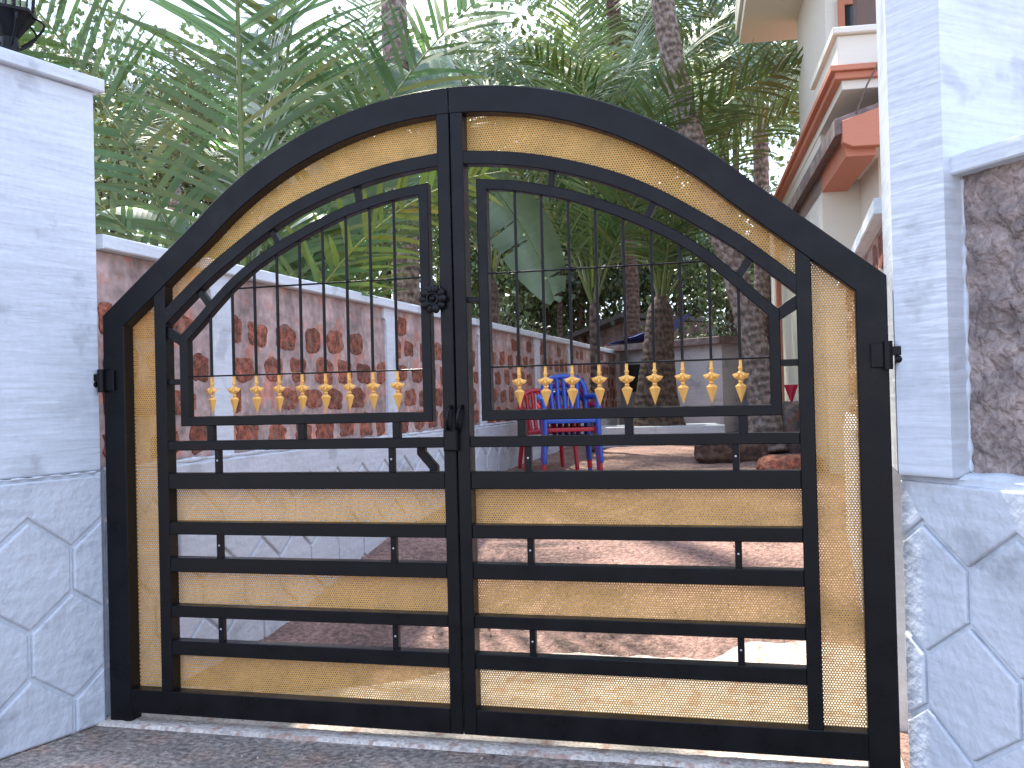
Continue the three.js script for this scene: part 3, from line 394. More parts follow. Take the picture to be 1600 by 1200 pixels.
// ------------------------------------------------------------------ the house behind the right wall
function rayAt(u, d, v) { // point at horizontal distance d along the photograph's column u (and row v for the height)
  const q = new THREE.Vector3((u - 800) / 1585, -(((v ?? 600) - 600) / 1585), -1).applyEuler(new THREE.Euler(0.0122, 0.2654, -0.025, 'YXZ')); q.multiplyScalar(d / Math.hypot(q.x, q.z)); return q.add(camera.position); }
{
  const o = thing('house', 'two storey cream house with terracotta bands, sunshades and balcony', 'house', [1.80, 0, -4.98], 0.0942);
  const W = (n, m, ...g) => part(n, merge(g.map(uvWorld)), m, o);
  W('wall', M.cream, bb(0.06, 6, 0, 4.06, -9.0, -1.55), bb(0.14, 6, 4.06, 6.0, -4.0, -1.55), bb(0.42, 5.6, 0, 4.06, -1.55, -0.55));
  W('balcony', M.cream, bb(0.02, 5, 4.17, 4.44, -1.55, -0.02, 0.01)); W('balcony_coping', M.cream, bb(-0.02, 5, 4.44, 4.50, -1.60, 0.03, 0.01));
  // terracotta string course in two steps, round the front and the left side
  W('string_course', M.terracotta, bb(-0.05, 5, 4.12, 4.168, -8.9, 0.06, 0.004)); W('string_course', M.terracotta, bb(-0.01, 5, 4.06, 4.12, -8.9, 0.02, 0.004));
  W('sunshade', M.cream, bb(0.05, 5, 3.98, 4.06, -8.9, -0.03, 0.004));
  // porch roof: sloping gable front in terracotta, grey weathered slab edge along the side
  W('porch_gable', M.terracotta, slab([[0.02, 3.50], [0.10, 3.46], [4, 3.46], [4, 3.70], [2.05, 4.30], [0.02, 3.68]], 0.02, 0.12, 0.004));
  W('porch_roof', M.greyCement, slab([[-0.04, 3.56], [-0.04, 3.70], [1.96, 4.35], [1.96, 4.22]].reverse(), -6.0, 0.10, 0.004));
  W('porch_beam', M.terracotta, bb(0.06, 0.30, 3.40, 3.62, -6.0, 0.018)); W('porch_ceiling', M.cream, bb(0.30, 5, 3.50, 3.56, -1.5, 0.0));
  W('column', M.cream, bb(0.08, 0.28, 0.2, 3.40, -5.9, -5.7)); W('column', M.terracotta, bb(0.0, 0.22, 0.2, 3.98, -6.4, -6.15));
  W('roof_slab', M.cream, bb(-0.52, 6.3, 6.0, 6.14, -4.7, -0.9, 0.01)); W('roof_fascia', M.cream, bb(-0.56, 6.35, 6.14, 6.5, -4.75, -0.85, 0.01));
  const fr = (name, x0, x1, y0, y1) => { const f = W(name, M.terracotta, bb(x0, x1, y0, y0 + 0.06, -1.549, -1.50), bb(x0, x1, y1 - 0.06, y1, -1.549, -1.50), bb(x0, x0 + 0.06, y0 + 0.06, y1 - 0.06, -1.549, -1.50), bb(x1 - 0.06, x1, y0 + 0.06, y1 - 0.06, -1.549, -1.50)); part('pane', bb(x0 + 0.06, x1 - 0.06, y0 + 0.06, y1 - 0.06, -1.549, -1.53), M.darkGlass, f); };
  fr('window', 0.26, 0.80, 4.52, 5.30); fr('window', 1.1, 2.2, 4.6, 5.8);
  W('balcony_post', M.brown, bb(0.30, 0.48, 4.50, 6.0, -0.9, -0.72, 0.006));
  W('door', M.brown, bb(0.75, 1.65, 0.3, 2.9, -0.549, -0.50, 0.004));
  for (const z of [-3.2, -7.4]) { const f = W('window', M.terracotta, bb(0.02, 0.06, 1.5, 2.7, z - 0.6, z + 0.6, 0.003)); part('pane', bb(0.012, 0.02, 1.57, 2.63, z - 0.53, z + 0.53), M.darkGlass, f); }
  part('cable', tube([[0.50, 4.44, 0.07], [0.36, 4.2, 0.09], [0.22, 3.95, 0.14], [0.13, 3.72, 0.15]], 0.008, 16, 5), M.brown, o);
}
// ------------------------------------------------------------------ small buildings and clutter at the end of the drive
{
  const a = rayAt(945, 19), b = rayAt(1122, 16.8), L = Math.hypot(b.x - a.x, b.z - a.z), t = Math.atan2(-(b.z - a.z), b.x - a.x);
  const y = hgt(a.x, a.z) - 0.05; const o = thing('outhouse', 'low white outhouse with a flat concrete roof beside the palm planter', 'outhouse', [a.x, y, a.z], t);
  part('wall', uvWorld(bb(0.15, L - 0.15, 0, 1.50, -2.2, -0.25)), M.limewash, o); part('roof', uvWorld(bb(0, L + 0.05, 1.50, 1.62, -2.4, 0, 0.01)), M.greyCement, o);
  part('window', bb(0.35, 0.95, 0.75, 1.25, -0.251, -0.235), M.darkGlass, o);
  // blue tarpaulin sagging over the roof's end
  const tp = []; const N = 22, K = 10; for (let i = 0; i <= N; i++) for (let j = 0; j <= K; j++) { const u = i / N, v = j / K; tp.push(0.05 + u * 0.95, 1.64 + 0.55 * Math.pow(u, 1.2) * (1 - 0.8 * v) + 0.03 * fbm(u * 6, v * 6, 2, 3), -1.3 + v * 1.35 + 0.04 * fbm(u * 5, v * 4, 8, 3)); }
  const ix = []; for (let i = 0; i < N; i++) for (let j = 0; j < K; j++) { const p = i * (K + 1) + j; ix.push(p, p + 1, p + K + 1, p + 1, p + K + 2, p + K + 1); }
  const g = new THREE.BufferGeometry(); g.setAttribute('position', new THREE.Float32BufferAttribute(tp, 3)); g.setIndex(ix); g.computeVertexNormals();
  const tarp = thing('tarpaulin', 'blue plastic tarpaulin draped over the outhouse roof', 'tarpaulin', [a.x, y, a.z], t); part('sheet', g, P({ color: lin(0.03, 0.06, 0.32), roughness: 0.4, side: THREE.DoubleSide }), tarp);
}
{
  const a = rayAt(862, 24), b = rayAt(1010, 22), L = Math.hypot(b.x - a.x, b.z - a.z), t = Math.atan2(-(b.z - a.z), b.x - a.x), y = hgt(a.x, a.z) - 0.05;
  const o = thing('shed', 'grey shed with a dark sloping roof behind the outhouse', 'shed', [a.x, y, a.z], t);
  part('wall', uvWorld(slab([[0.25, 0], [L, 0], [L, 2.25], [L * 0.75, 2.3], [0.25, 1.9]], -2.5, -0.3, 0.004)), M.greyCement, o);
  part('roof', uvWorld(slab([[-0.1, 1.78], [L * 0.8, 2.35], [L * 0.8, 2.45], [-0.1, 1.88]], -2.9, 0.1, 0.004)), S({ color: lin(0.10, 0.10, 0.10), roughness: 0.8 }), o);
}
{ // planter with the stout palm
  const p = rayAt(1025, 15.2), y = hgt(p.x, p.z); const o = thing('planter', 'low white masonry planter round the stout palm base', 'planter', [p.x, y, p.z], 0.2);
  part('kerb', uvWorld(merge([bb(-0.92, 0.92, -0.1, 0.26, 0.38, 0.55, 0.01), bb(-0.92, 0.92, -0.1, 0.255, -0.55, -0.38, 0.01), bb(-0.918, -0.75, -0.1, 0.252, -0.379, 0.379), bb(0.75, 0.918, -0.1, 0.252, -0.379, 0.379)])), M.paint, o); part('soil', bb(-0.75, 0.75, -0.1, 0.2, -0.38, 0.38), M.soil, o);
}
function rock(name, label, u, d, w, h, dd, turn, seed, mat) { const p = rayAt(u, d), g0 = new THREE.IcosahedronGeometry(1, 4), a = g0.attributes.position;
  for (let i = 0; i < a.count; i++) { let x = a.getX(i), y = a.getY(i), z = a.getZ(i); const k = Math.pow(Math.abs(x) ** 4 + Math.abs(y) ** 4 + Math.abs(z) ** 4, -0.25) * 0.85 * (1 + 0.22 * fbm(x * 1.6 + seed, y * 1.6, z * 1.6, 4)); a.setXYZ(i, x * k * w / 2, y * k * h / 2, z * k * dd / 2); }
  const g = uvWorld(toCreasedNormals(g0, 0.7)); const m = part(numbered(name), g, mat, scene); m.position.set(p.x, hgt(p.x, p.z) + h * 0.32, p.z); m.rotation.y = turn; m.userData = { label, category: 'rock' }; return m; }
rock('laterite_boulder', 'brown weathered laterite boulder lying beside the drive', 1140, 12.0, 0.95, 0.40, 0.5, 0.2, 3, M.barkRed);
rock('laterite_boulder', 'pale flat laterite boulder lying in front of the brown one', 1232, 10.6, 0.75, 0.24, 0.45, 0.5, 9, M.laterite[1]);
rock('laterite_boulder', 'grey upright boulder leaning at the house corner', 1236, 13.2, 0.55, 0.85, 0.5, 0.9, 14, M.greyCement);
{ const p = rayAt(1186, 14.0), y = hgt(p.x, p.z); const o = thing('bucket', 'small blue plastic bucket with wire handle by the mottled trunk', 'bucket', [p.x, y + 0.30, p.z]);
  part('pail', new THREE.LatheGeometry([[0.0, 0.0], [0.12, 0.0], [0.165, 0.28], [0.18, 0.28], [0.18, 0.30], [0.155, 0.30], [0.115, 0.01], [0, 0.01]].map(q => new THREE.Vector2(...q)), 20), plastic.blue, o); part('handle', new THREE.TorusGeometry(0.165, 0.006, 6, 20, Math.PI).translate(0, 0.29, 0), M.steel, o);
  const s = thing('water_drum', 'squat orange plastic drum under the blue bucket', 'drum', [p.x, y, p.z]); part('drum_body', new THREE.LatheGeometry([[0.0, 0.0], [0.17, 0.0], [0.19, 0.04], [0.18, 0.15], [0.19, 0.26], [0.17, 0.30], [0, 0.30]].map(q => new THREE.Vector2(...q)), 20), P({ color: lin(0.45, 0.12, 0.03), roughness: 0.5 }), s); part('rim', new THREE.TorusGeometry(0.172, 0.008, 6, 20).rotateX(Math.PI / 2).translate(0, 0.294, 0), P({ color: lin(0.45, 0.12, 0.03), roughness: 0.5 }), s); }
{ const p = rayAt(1236, 11.9, 601); const o = thing('cloth', 'small red cloth hanging in a point from a short pole', 'cloth', [p.x, 0, p.z], 0.2), y = p.y;
  part('pole', tube([[0.1, 0.4, 0], [0.1, y + 0.02, 0]], 0.012, 2, 6), M.brown, o);
  const pos = [], ix = [], N = 10; for (let i = 0; i <= N; i++) for (let j = 0; j <= N; j++) { const v = i / N, u = (j / N - 0.5) * 2; pos.push(u * 0.085 * (1 - v * 0.93), y - v * 0.20, 0.018 * Math.sin(u * 5 + v * 3)); }
  for (let i = 0; i < N; i++) for (let j = 0; j < N; j++) { const q = i * (N + 1) + j; ix.push(q, q + 1, q + N + 1, q + 1, q + N + 2, q + N + 1); }
  const g = new THREE.BufferGeometry(); g.setAttribute('position', new THREE.Float32BufferAttribute(pos, 3)); g.setIndex(ix); g.computeVertexNormals(); part('fabric', g, S({ color: lin(0.42, 0.02, 0.05), roughness: 0.9, side: THREE.DoubleSide }), o); }

// ------------------------------------------------------------------ palms
function frond(L, th0, bend, leafLen, nPairs, seed, { start = 0.14, sag = 0.5, width = 0.042, twist = 0, roll = 0 } = {}) { // rachis in the XY plane, leaflets to +-Z
  const r = RNG(seed), pos = [], col = [], idx = [], N = 24, R = []; let x = 0, y = 0;
  for (let i = 0; i <= N; i++) { const t = i / N, a = th0 - bend * Math.pow(t, 1.6); R.push([x, y, a]); x += Math.cos(a) * L / N; y += Math.sin(a) * L / N; }
  const at = t => { const f = clamp(t) * N, i = Math.min(N - 1, Math.floor(f)), k = f - i; return [lerp(R[i][0], R[i + 1][0], k), lerp(R[i][1], R[i + 1][1], k), lerp(R[i][2], R[i + 1][2], k)]; };
  // rachis: tapered four-sided rib
  for (let i = 0; i <= N; i++) { const t = i / N, [px, py, a] = R[i], w = lerp(0.034, 0.004, Math.pow(t, 0.7)) * L / 4, nx = -Math.sin(a), ny = Math.cos(a); for (const [u, v] of [[0.6, 0], [0, 1], [-0.8, 0], [0, -1]]) { pos.push(px + nx * w * u, py + ny * w * u, w * v); col.push(1.9, 1.35, 1.2); } }
  for (let i = 0; i < N; i++) for (let j = 0; j < 4; j++) { const p = i * 4 + j, q = i * 4 + (j + 1) % 4; idx.push(p, q, p + 4, q, q + 4, p + 4); }
  for (let k = 0; k < nPairs; k++) for (const s of [-1, 1]) {
    const miss = r(), t = start + (1 - start) * (k + 0.9 * r()) / nPairs; if (miss < 0.07) continue; const [px, py, a] = at(t), tx = Math.cos(a), ty = Math.sin(a), nx = -ty, ny = tx;
    const prof = Math.pow(Math.sin(Math.PI * clamp(0.16 + 0.80 * (t - start) / (1 - start))), 0.7), len = leafLen * prof * (r() < 0.06 ? 0.5 : 0.84 + 0.3 * r()), fw = lerp(0.35, 0.95, t) + 0.26 * (r() - 0.5), up = 0.16 + 0.42 * (r() - 0.5) + twist * s;
    const cr = Math.cos(roll), sr = Math.sin(roll), A1 = s * sr + up * cr, A2 = s * cr - up * sr; let d = new THREE.Vector3(tx * fw + nx * A1, ty * fw + ny * A1, A2).normalize(); const P = new THREE.Vector3(px, py, 0), seg = 4, w0 = width * (0.8 + 0.4 * r()), g = 0.75 + 0.5 * r(), dry = r() < 0.05, gc = dry ? [g * 2.0, g * 1.15, g * 1.1] : [g * (0.9 + 0.45 * r()), g, g * (0.85 + 0.35 * r())], base = pos.length / 3, dr = sag * (0.5 + 1.0 * r());
    for (let i = 0; i <= seg; i++) { const q = i / seg, w = w0 * (q < 0.25 ? 0.6 + 1.6 * q : Math.pow(1 - q, 0.6) * 1.18) * 0.5; const side = new THREE.Vector3(tx, ty, 0).sub(d.clone().multiplyScalar(d.x * tx + d.y * ty)).normalize();
      pos.push(P.x + side.x * w, P.y + side.y * w, P.z + side.z * w, P.x - side.x * w, P.y - side.y * w, P.z - side.z * w); col.push(...gc, ...gc);
      P.addScaledVector(d, len / seg); d.y -= dr * (0.25 + 0.5 * q) * 0.55; d.normalize(); }
    for (let i = 0; i < seg; i++) { const p = base + i * 2; idx.push(p, p + 1, p + 2, p + 1, p + 3, p + 2); }
  }
  const g = new THREE.BufferGeometry(); g.setAttribute('position', new THREE.Float32BufferAttribute(pos, 3)); g.setAttribute('color', new THREE.Float32BufferAttribute(col, 3)); g.setIndex(idx); g.computeVertexNormals(); return g;
}
const frondPool = {};
function pooled(kind, i) { const key = kind + i % 4; if (!frondPool[key]) { const s = 100 + i % 4 * 17; frondPool[key] = { big: () => frond(4.6, 1.35 - 0.22 * (i % 4), 0.9 + 0.35 * (i % 4), 1.0, 56, s), mid: () => frond(3.4, 1.4 - 0.2 * (i % 4), 0.95 + 0.3 * (i % 4), 0.8, 44, s + 5), high: () => frond(4.2, 0.9 - 0.5 * (i % 4), 1.1 + 0.2 * (i % 4), 0.95, 50, s + 9, { sag: 0.9 }) }[kind](); } return frondPool[key]; }
const VR = 0.2654; // view heading: azimuth 0 = along the gate to the right as seen from the road
function addFrond(o, g, mat, y, az, tilt = 0, roll = 0, scale = 1) { const m = part('frond', g, mat, o); m.rotation.order = 'YZX'; m.rotation.set(roll, VR + az * Math.PI / 180, tilt); m.position.set(0, y, 0); m.scale.setScalar(scale); return m; }
function trunkGeo(pts, r0, r1, seed, rings = 0.12, flare = 1.7) { const c = new THREE.CatmullRomCurve3(pts.map(p => new THREE.Vector3(...p))), len = c.getLength(), seg = Math.min(320, Math.round(len / 0.06));
  return tube(pts, t => { const l = t * len; return lerp(r0, r1, t) * (1 - 0.75 * smooth(len - 0.35, len, l)) * (1 + (flare - 1) * Math.exp(-l / 0.45) + 0.035 * ((l / rings) % 1) + 0.05 * perlin.noise(l * 2, seed, 0)); }, seg, 14); }
function palm(label, u, d, { trunk, r0 = 0.15, r1 = 0.12, fronds, crown, kind = 'mid', n = 12, mat = M.frond, bark = M.bark, group, seed = 1, flare = 1.7, dy = 0, scale = 1, dens = 13, wid = 0.042 } = {}) {
  const p = rayAt(u, d), y = hgt(p.x, p.z) + dy, o = thing('coconut_palm', label, 'palm tree', [p.x, y, p.z], 0, group);
  if (trunk) part('trunk', trunkGeo(trunk, r0, r1, seed, 0.12, flare), bark, o);
  const top = trunk ? trunk[trunk.length - 1] : [0, 0.1, 0];
  if (fronds) fronds.forEach(([az, L, th, bend, leaf, roll = 0, m2], i) => { const m = addFrond(o, frond(L, th, bend, leaf, Math.round(L * dens), seed * 50 + i, { roll, width: wid }), m2 || mat, top[1], az, 0, 0); m.position.set(top[0], top[1] - (trunk && top[1] > 1.5 ? 0.28 : 0), top[2]); });
  const r = RNG(seed * 77 + 5);
  if (n && !fronds) for (let i = 0; i < n; i++) { const m = addFrond(o, pooled(kind, i), i % 5 === 4 ? M.frondYoung : mat, top[1], i * 137.5 + 40 * r(), (r() - 0.5) * 0.3, (r() - 0.5) * 0.5, scale * (0.8 + 0.35 * r())); m.position.set(top[0], top[1], top[2]); }
  return o;
}
// the big young palm just behind the left wall; azimuth 0 right, 90 away, 180 left, 270 towards the road
palm('large young coconut palm with tall upright fronds behind the laterite wall', 388, 8.0, { trunk: [[0, 0, 0], [0.02, 0.4, 0], [0, 0.9, 0]], r0: 0.17, r1: 0.14, bark: M.barkDark, seed: 2, dens: 9.5, wid: 0.05, fronds: [
  [100, 5.2, 1.66, 0.10, 1.15, 0.15], [180, 4.9, 1.28, 0.62, 0.8, 1.2], [50, 5.2, 1.46, 0.20, 0.95, -0.5], [20, 4.4, 1.28, 0.6, 0.9, -0.9], [195, 3.0, 1.25, 1.0, 0.6, 0.6], [75, 4.6, 1.5, 0.4, 0.9, 0.6, M.frondBlue], [350, 3.0, 1.2, 1.2, 0.7, 0.5, M.frondYoung]] });
palm('young coconut palm with yellowish low fronds behind the lantern pillar', 215, 9.5, { trunk: [[0, 0, 0], [0.05, 0.5, 0], [0.05, 0.9, 0]], seed: 3, n: 6, kind: 'mid', scale: 0.85, mat: M.frondBlue, bark: M.barkDark });
palm('tall coconut palm with ringed bare trunk rising behind the wall', 645, 12.3, { trunk: [[0, 0, 0], [-0.05, 2, 0], [-0.12, 5, 0], [-0.35, 21, 0]], r0: 0.165, r1: 0.13, seed: 4, n: 14, kind: 'high', flare: 1.9 });
palm('tall coconut palm with pale mottled leaning trunk beside the house', 1196, 13.0, { trunk: [[0, 0, 0], [-0.06, 1.0, 0], [-0.35, 2.3, 0], [-0.82, 4.0, 0], [-1.12, 5.6, 0], [-1.3, 9.8, 0]], r0: 0.17, r1: 0.125, seed: 5, n: 16, kind: 'high', flare: 1.6 });
palm('tall coconut palm with straight brown trunk behind the outhouse', 986, 20.5, { trunk: [[0, 0, 0], [0.05, 3, 0], [-0.1, 6, 0], [-0.2, 11, 0]], r0: 0.17, r1: 0.13, seed: 6, n: 14, kind: 'high', bark: M.barkRed });
palm('stout young palm with thick dark base growing in the white planter', 1026, 15.2, { trunk: [[0, 0, 0], [0, 0.6, 0], [0.06, 1.4, 0], [0.1, 2.1, 0]], r0: 0.30, r1: 0.17, bark: M.barkDark, seed: 7, flare: 1.5, dy: 0.18, fronds: [
  [90, 4.6, 1.5, 0.5, 1.0], [10, 4.6, 1.3, 1.2, 1.0, 0.3], [170, 4.6, 1.35, 1.0, 1.0, -0.3], [330, 4.2, 1.25, 1.3, 0.9, 0.2], [215, 4.4, 1.35, 1.1, 1.0], [50, 5.0, 1.45, 0.9, 1.0], [130, 5.0, 1.5, 0.7, 1.0, 0.2, M.frondYoung], [280, 3.8, 1.2, 1.4, 0.9], [350, 4.0, 1.0, 1.4, 0.9, -0.3]] });
palm('bushy coconut palm with arching fronds behind the middle of the wall', 545, 10.6, { trunk: [[0, 0, 0], [0.03, 0.6, 0], [0.0, 1.3, 0]], seed: 8, fronds: [[80, 4.4, 1.5, 0.5, 0.95], [0, 3.8, 1.2, 1.3, 0.9, 0.3], [180, 3.6, 1.25, 1.2, 0.9], [300, 3.4, 1.2, 1.4, 0.8, 0.2], [40, 4.2, 1.35, 1.1, 0.9, -0.3], [140, 4.2, 1.4, 0.8, 0.9], [230, 3.0, 1.1, 1.3, 0.8]], bark: M.barkDark });
palm('feathery coconut palm with drooping blue green fronds beyond the ringed trunk', 760, 14.5, { trunk: [[0, 0, 0], [0.05, 1.2, 0], [0.1, 2.6, 0]], seed: 9, mat: M.frondBlue, fronds: [[100, 4.8, 1.5, 0.8, 1.0], [180, 4.6, 1.3, 1.5, 1.0, 0.4], [350, 4.6, 1.3, 1.3, 1.0, -0.4], [30, 4.8, 1.4, 1.0, 1.0, 0.2, M.frondYoung], [150, 4.6, 1.45, 1.1, 1.0], [240, 3.6, 1.3, 1.7, 1.0]], bark: M.barkDark });
palm('spreading coconut palm with bright young fronds left of the mottled trunk', 925, 13.6, { trunk: [[0, 0, 0], [0.05, 1.0, 0], [0.05, 2.2, 0]], r0: 0.075, r1: 0.06, flare: 1.3, seed: 10, fronds: [[95, 5.2, 1.52, 0.35, 1.0, 0, M.frondYoung], [170, 5.0, 1.35, 1.1, 1.05, 0.3], [10, 5.0, 1.4, 0.9, 1.05, -0.2], [45, 5.2, 1.45, 0.6, 1.0, 0.3], [135, 5.2, 1.4, 0.7, 1.0], [200, 4.4, 1.2, 1.5, 0.95, -0.3], [300, 4.0, 1.3, 1.5, 0.9], [330, 4.4, 1.2, 1.3, 0.95, 0.3], [75, 4.6, 1.3, 0.5, 1.0, 0, M.frondYoung]], bark: M.barkDark });
palm('coconut palm with grey drooping fronds hanging beside the house wall', 1185, 17.0, { trunk: [[0, 0, 0], [0.1, 2, 0], [0.15, 5.2, 0]], seed: 11, mat: M.frondBlue, fronds: [[20, 4.4, 1.1, 2.3, 1.0, 0.3], [170, 4.2, 1.2, 2.2, 1.0], [300, 4.2, 1.2, 2.4, 1.0, 0.2], [340, 4.4, 1.0, 2.2, 1.0, -0.3], [90, 4.4, 1.4, 1.4, 1.0], [220, 4.2, 1.2, 2.2, 0.95], [130, 4.4, 1.3, 1.8, 1.0]] });
palm('distant coconut palm with sparse crown behind the left wall', 255, 19, { trunk: [[0, 0, 0], [0.2, 3, 0], [0.4, 4.6, 0]], seed: 13, n: 8, kind: 'mid', mat: M.frondBlue });

// ------------------------------------------------------------------ banana plants
function bananaLeaf(L, W, th0, bend, seed, torn = 0.35, roll = 0) { const r = RNG(seed), N = 40, pos = [], col = [], idx = []; let x = 0, y = 0; const R = []; for (let i = 0; i <= N; i++) { const t = i / N, a = th0 - bend * Math.pow(t, 1.4); R.push([x, y, a]); x += Math.cos(a) * L / N; y += Math.sin(a) * L / N; }
  for (const s of [-1, 1]) { let open = 0; for (let i = 0; i < N; i++) { const t0 = i / N, t1 = (i + 1) / N; if (t0 < 0.16) continue; const w = t => W * Math.pow(Math.sin(Math.PI * clamp((t - 0.15) / 0.86)), 0.55); if (r() < torn * 0.3) open = 0.012 + 0.03 * r(); const g = 0.92 + 0.16 * r(), b = pos.length / 3;
      for (let j = 0; j <= 4; j++) { const v = j / 4; for (const [k, tt] of [[i, t0], [i + 1, t1 - open * v]]) { const [px, py, a] = R[k], nx = -Math.sin(a), ny = Math.cos(a), ww = w(tt) * v, lift = 0.30 * ww - 0.9 * ww * ww / W, sh = 0.1 * ww; const cr = Math.cos(roll), sr = Math.sin(roll), n1 = lift * cr + s * ww * sr, n2 = s * ww * cr - lift * sr; pos.push(px + nx * n1 + Math.cos(a) * (sh - open * v * L), py + ny * n1 + Math.sin(a) * (sh - open * v * L) - 0.10 * v * v * W, n2); col.push(g, g, g); } }
      open = 0; for (let j = 0; j < 4; j++) { const p = b + j * 2; idx.push(p, p + 1, p + 2, p + 1, p + 3, p + 2); } } }
  const c0 = pos.length / 3; for (let i = 0; i <= N; i++) { const t = i / N, [px, py, a] = R[i], w = lerp(0.03, 0.004, Math.pow(t, 0.6)), nx = -Math.sin(a), ny = Math.cos(a); for (const [u, v] of [[0.5, 0], [0, 1], [-0.7, 0], [0, -1]]) { pos.push(px + nx * w * u, py + ny * w * u, w * v); col.push(1.7, 1.5, 1.0); } }
  for (let i = 0; i < N; i++) for (let j = 0; j < 4; j++) { const p = c0 + i * 4 + j, q = c0 + i * 4 + (j + 1) % 4; idx.push(p, q, p + 4, q, q + 4, p + 4); }
  const g = new THREE.BufferGeometry(); g.setAttribute('position', new THREE.Float32BufferAttribute(pos, 3)); g.setAttribute('color', new THREE.Float32BufferAttribute(col, 3)); g.setIndex(idx); g.computeVertexNormals(); return g; }
function banana(label, u, d, h, leaves, seed) { const p = rayAt(u, d), o = thing('banana_plant', label, 'banana plant', [p.x, hgt(p.x, p.z), p.z]); part('pseudostem', trunkGeo([[0, 0, 0], [0.03, h * 0.5, 0], [0.0, h, 0]], 0.12, 0.07, seed, 0.4, 1.3), M.rib, o);
  leaves.forEach(([az, L, W, th, bend, roll = 0], i) => { const m = part('leaf', bananaLeaf(L, W, th, bend, seed * 9 + i, 0.35, roll), M.banana, o); m.rotation.order = 'YZX'; m.rotation.set(0, VR + az * Math.PI / 180, 0); m.position.y = h; }); return o; }
banana('banana plant with one broad pale leaf rising above the wall', 440, 9.2, 1.9, [[5, 1.9, 0.30, 1.25, 0.9, 1.2], [80, 2.0, 0.34, 1.4, 0.8], [190, 1.9, 0.32, 1.1, 1.5], [300, 1.7, 0.30, 1.0, 1.6]], 3);
banana('banana plant with a long leaf hanging down behind the meeting stiles', 716, 11.4, 3.7, [[0, 2.15, 0.34, -0.80, 0.55, 1.35], [110, 2.0, 0.3, 1.35, 1.0], [180, 1.7, 0.28, 1.3, 1.6, 0.5]], 4);
banana('banana plant with small drooping leaves beyond the left wall', 250, 8.8, 1.2, [[20, 1.8, 0.3, 1.2, 1.3], [150, 1.8, 0.3, 1.2, 1.2], [260, 1.5, 0.28, 1.1, 1.4], [330, 1.6, 0.28, 1.0, 1.3]], 5);

// ------------------------------------------------------------------ broad-leaved trees
function crownGeo(seed, R, H, n, leaf, clumps = 16) { const r = RNG(seed), pos = [], col = [], idx = [], C = []; const rs = () => { let a, b, c; do { a = r() * 2 - 1; b = r() * 2 - 1; c = r() * 2 - 1; } while (a * a + b * b + c * c > 1); return [a, b, c]; };
  for (let i = 0; i < clumps; i++) { const [a, b, c] = rs(); C.push([a * R * 0.78, b * H * 0.78, c * R * 0.78, (0.26 + 0.22 * r()) * R]); }
  for (let i = 0; i < n; i++) { const q = C[Math.floor(r() * clumps)], [a, b, c] = rs(); const P = new THREE.Vector3(q[0] + a * q[3], q[1] + b * q[3] * H / R * 1.1, q[2] + c * q[3]); const d = new THREE.Vector3(r() - 0.5, -0.35 + 0.7 * (r() - 0.5), r() - 0.5).normalize(), s = new THREE.Vector3(r() - 0.5, r() - 0.5, r() - 0.5).cross(d).normalize(), l = leaf * (0.7 + 0.7 * r()), w = l * 0.36, g = 0.65 + 0.7 * r(), b0 = pos.length / 3;
    const f = d.clone().cross(s).multiplyScalar(w * 0.3); const A = P, B = P.clone().addScaledVector(d, l * 0.5).addScaledVector(s, w).add(f), D = P.clone().addScaledVector(d, l), E = P.clone().addScaledVector(d, l * 0.5).addScaledVector(s, -w).add(f);
    pos.push(A.x, A.y, A.z, B.x, B.y, B.z, D.x, D.y, D.z, E.x, E.y, E.z); const cc = [g * (0.9 + 0.4 * r()), g, g * 0.95]; col.push(...cc, ...cc, ...cc, ...cc); idx.push(b0, b0 + 1, b0 + 2, b0, b0 + 2, b0 + 3); }
  const g = new THREE.BufferGeometry(); g.setAttribute('position', new THREE.Float32BufferAttribute(pos, 3)); g.setAttribute('color', new THREE.Float32BufferAttribute(col, 3)); g.setIndex(idx); g.computeVertexNormals(); g.userData = { C }; return g; }
const crowns = [crownGeo(11, 2.6, 2.4, 2600, 0.14, 16), crownGeo(12, 2.3, 3.0, 2900, 0.13, 16), crownGeo(13, 3.0, 2.0, 2600, 0.15, 16)];
function tree(label, x, z, H, ci, sc, mat, group, r0 = 0.11, lean = 0, bark = M.barkDark) { const y = hgt(x, z), o = thing('broadleaf_tree', label, 'tree', [x, y, z], (ci * 2.1 + x) % 6, group), cr = crowns[ci], list = [trunkGeo([[0, 0, 0], [lean * 0.4, H * 0.4, 0.05], [lean, H, 0]], r0, r0 * 0.6, 3, 3, 1.35)];
  cr.userData.C.slice(0, 9).forEach(([a, b, c]) => list.push(tube([[lean * 0.8, H * 0.82, 0], [lean + a * sc * 0.4, H + b * sc * 0.3, c * sc * 0.4], [lean + a * sc, H + b * sc, c * sc]], t => r0 * 0.42 * (1 - 0.8 * t), 6, 5)));
  part('trunk', merge(list), bark, o); const m = part('crown', cr, mat, o); m.position.set(lean, H, 0); m.scale.setScalar(sc); return o; }
const GT = 'trees of the grove behind the yard';
const LT = ['slender grove tree with loose light green crown far behind the yard', 'slender grove tree with dark dense crown far behind the yard', 'slender grove tree with mid green crown far behind the yard'];
{ const r = RNG(41); const us = [190, 330, 470, 600, 700, 760, 790, 820, 855, 880, 915, 940, 1000, 1060, 1110, 1160, 90];
  us.forEach((u, i) => { const d = 22 + (i * 7 % 5) * 3.4 + 3 * r(), p = rayAt(u, d), k = i % 3; tree(LT[k], p.x, p.z, 4.2 + 3.2 * r(), k, 1.0 + 0.35 * r(), [M.treeLeafLight, M.treeLeafDark, M.treeLeaf][k], GT + ', ' + ['light', 'dark', 'mid green'][k], 0.10 + 0.07 * r(), (r() - 0.5) * 1.0, k === 1 ? M.barkRed : M.barkDark); }); }
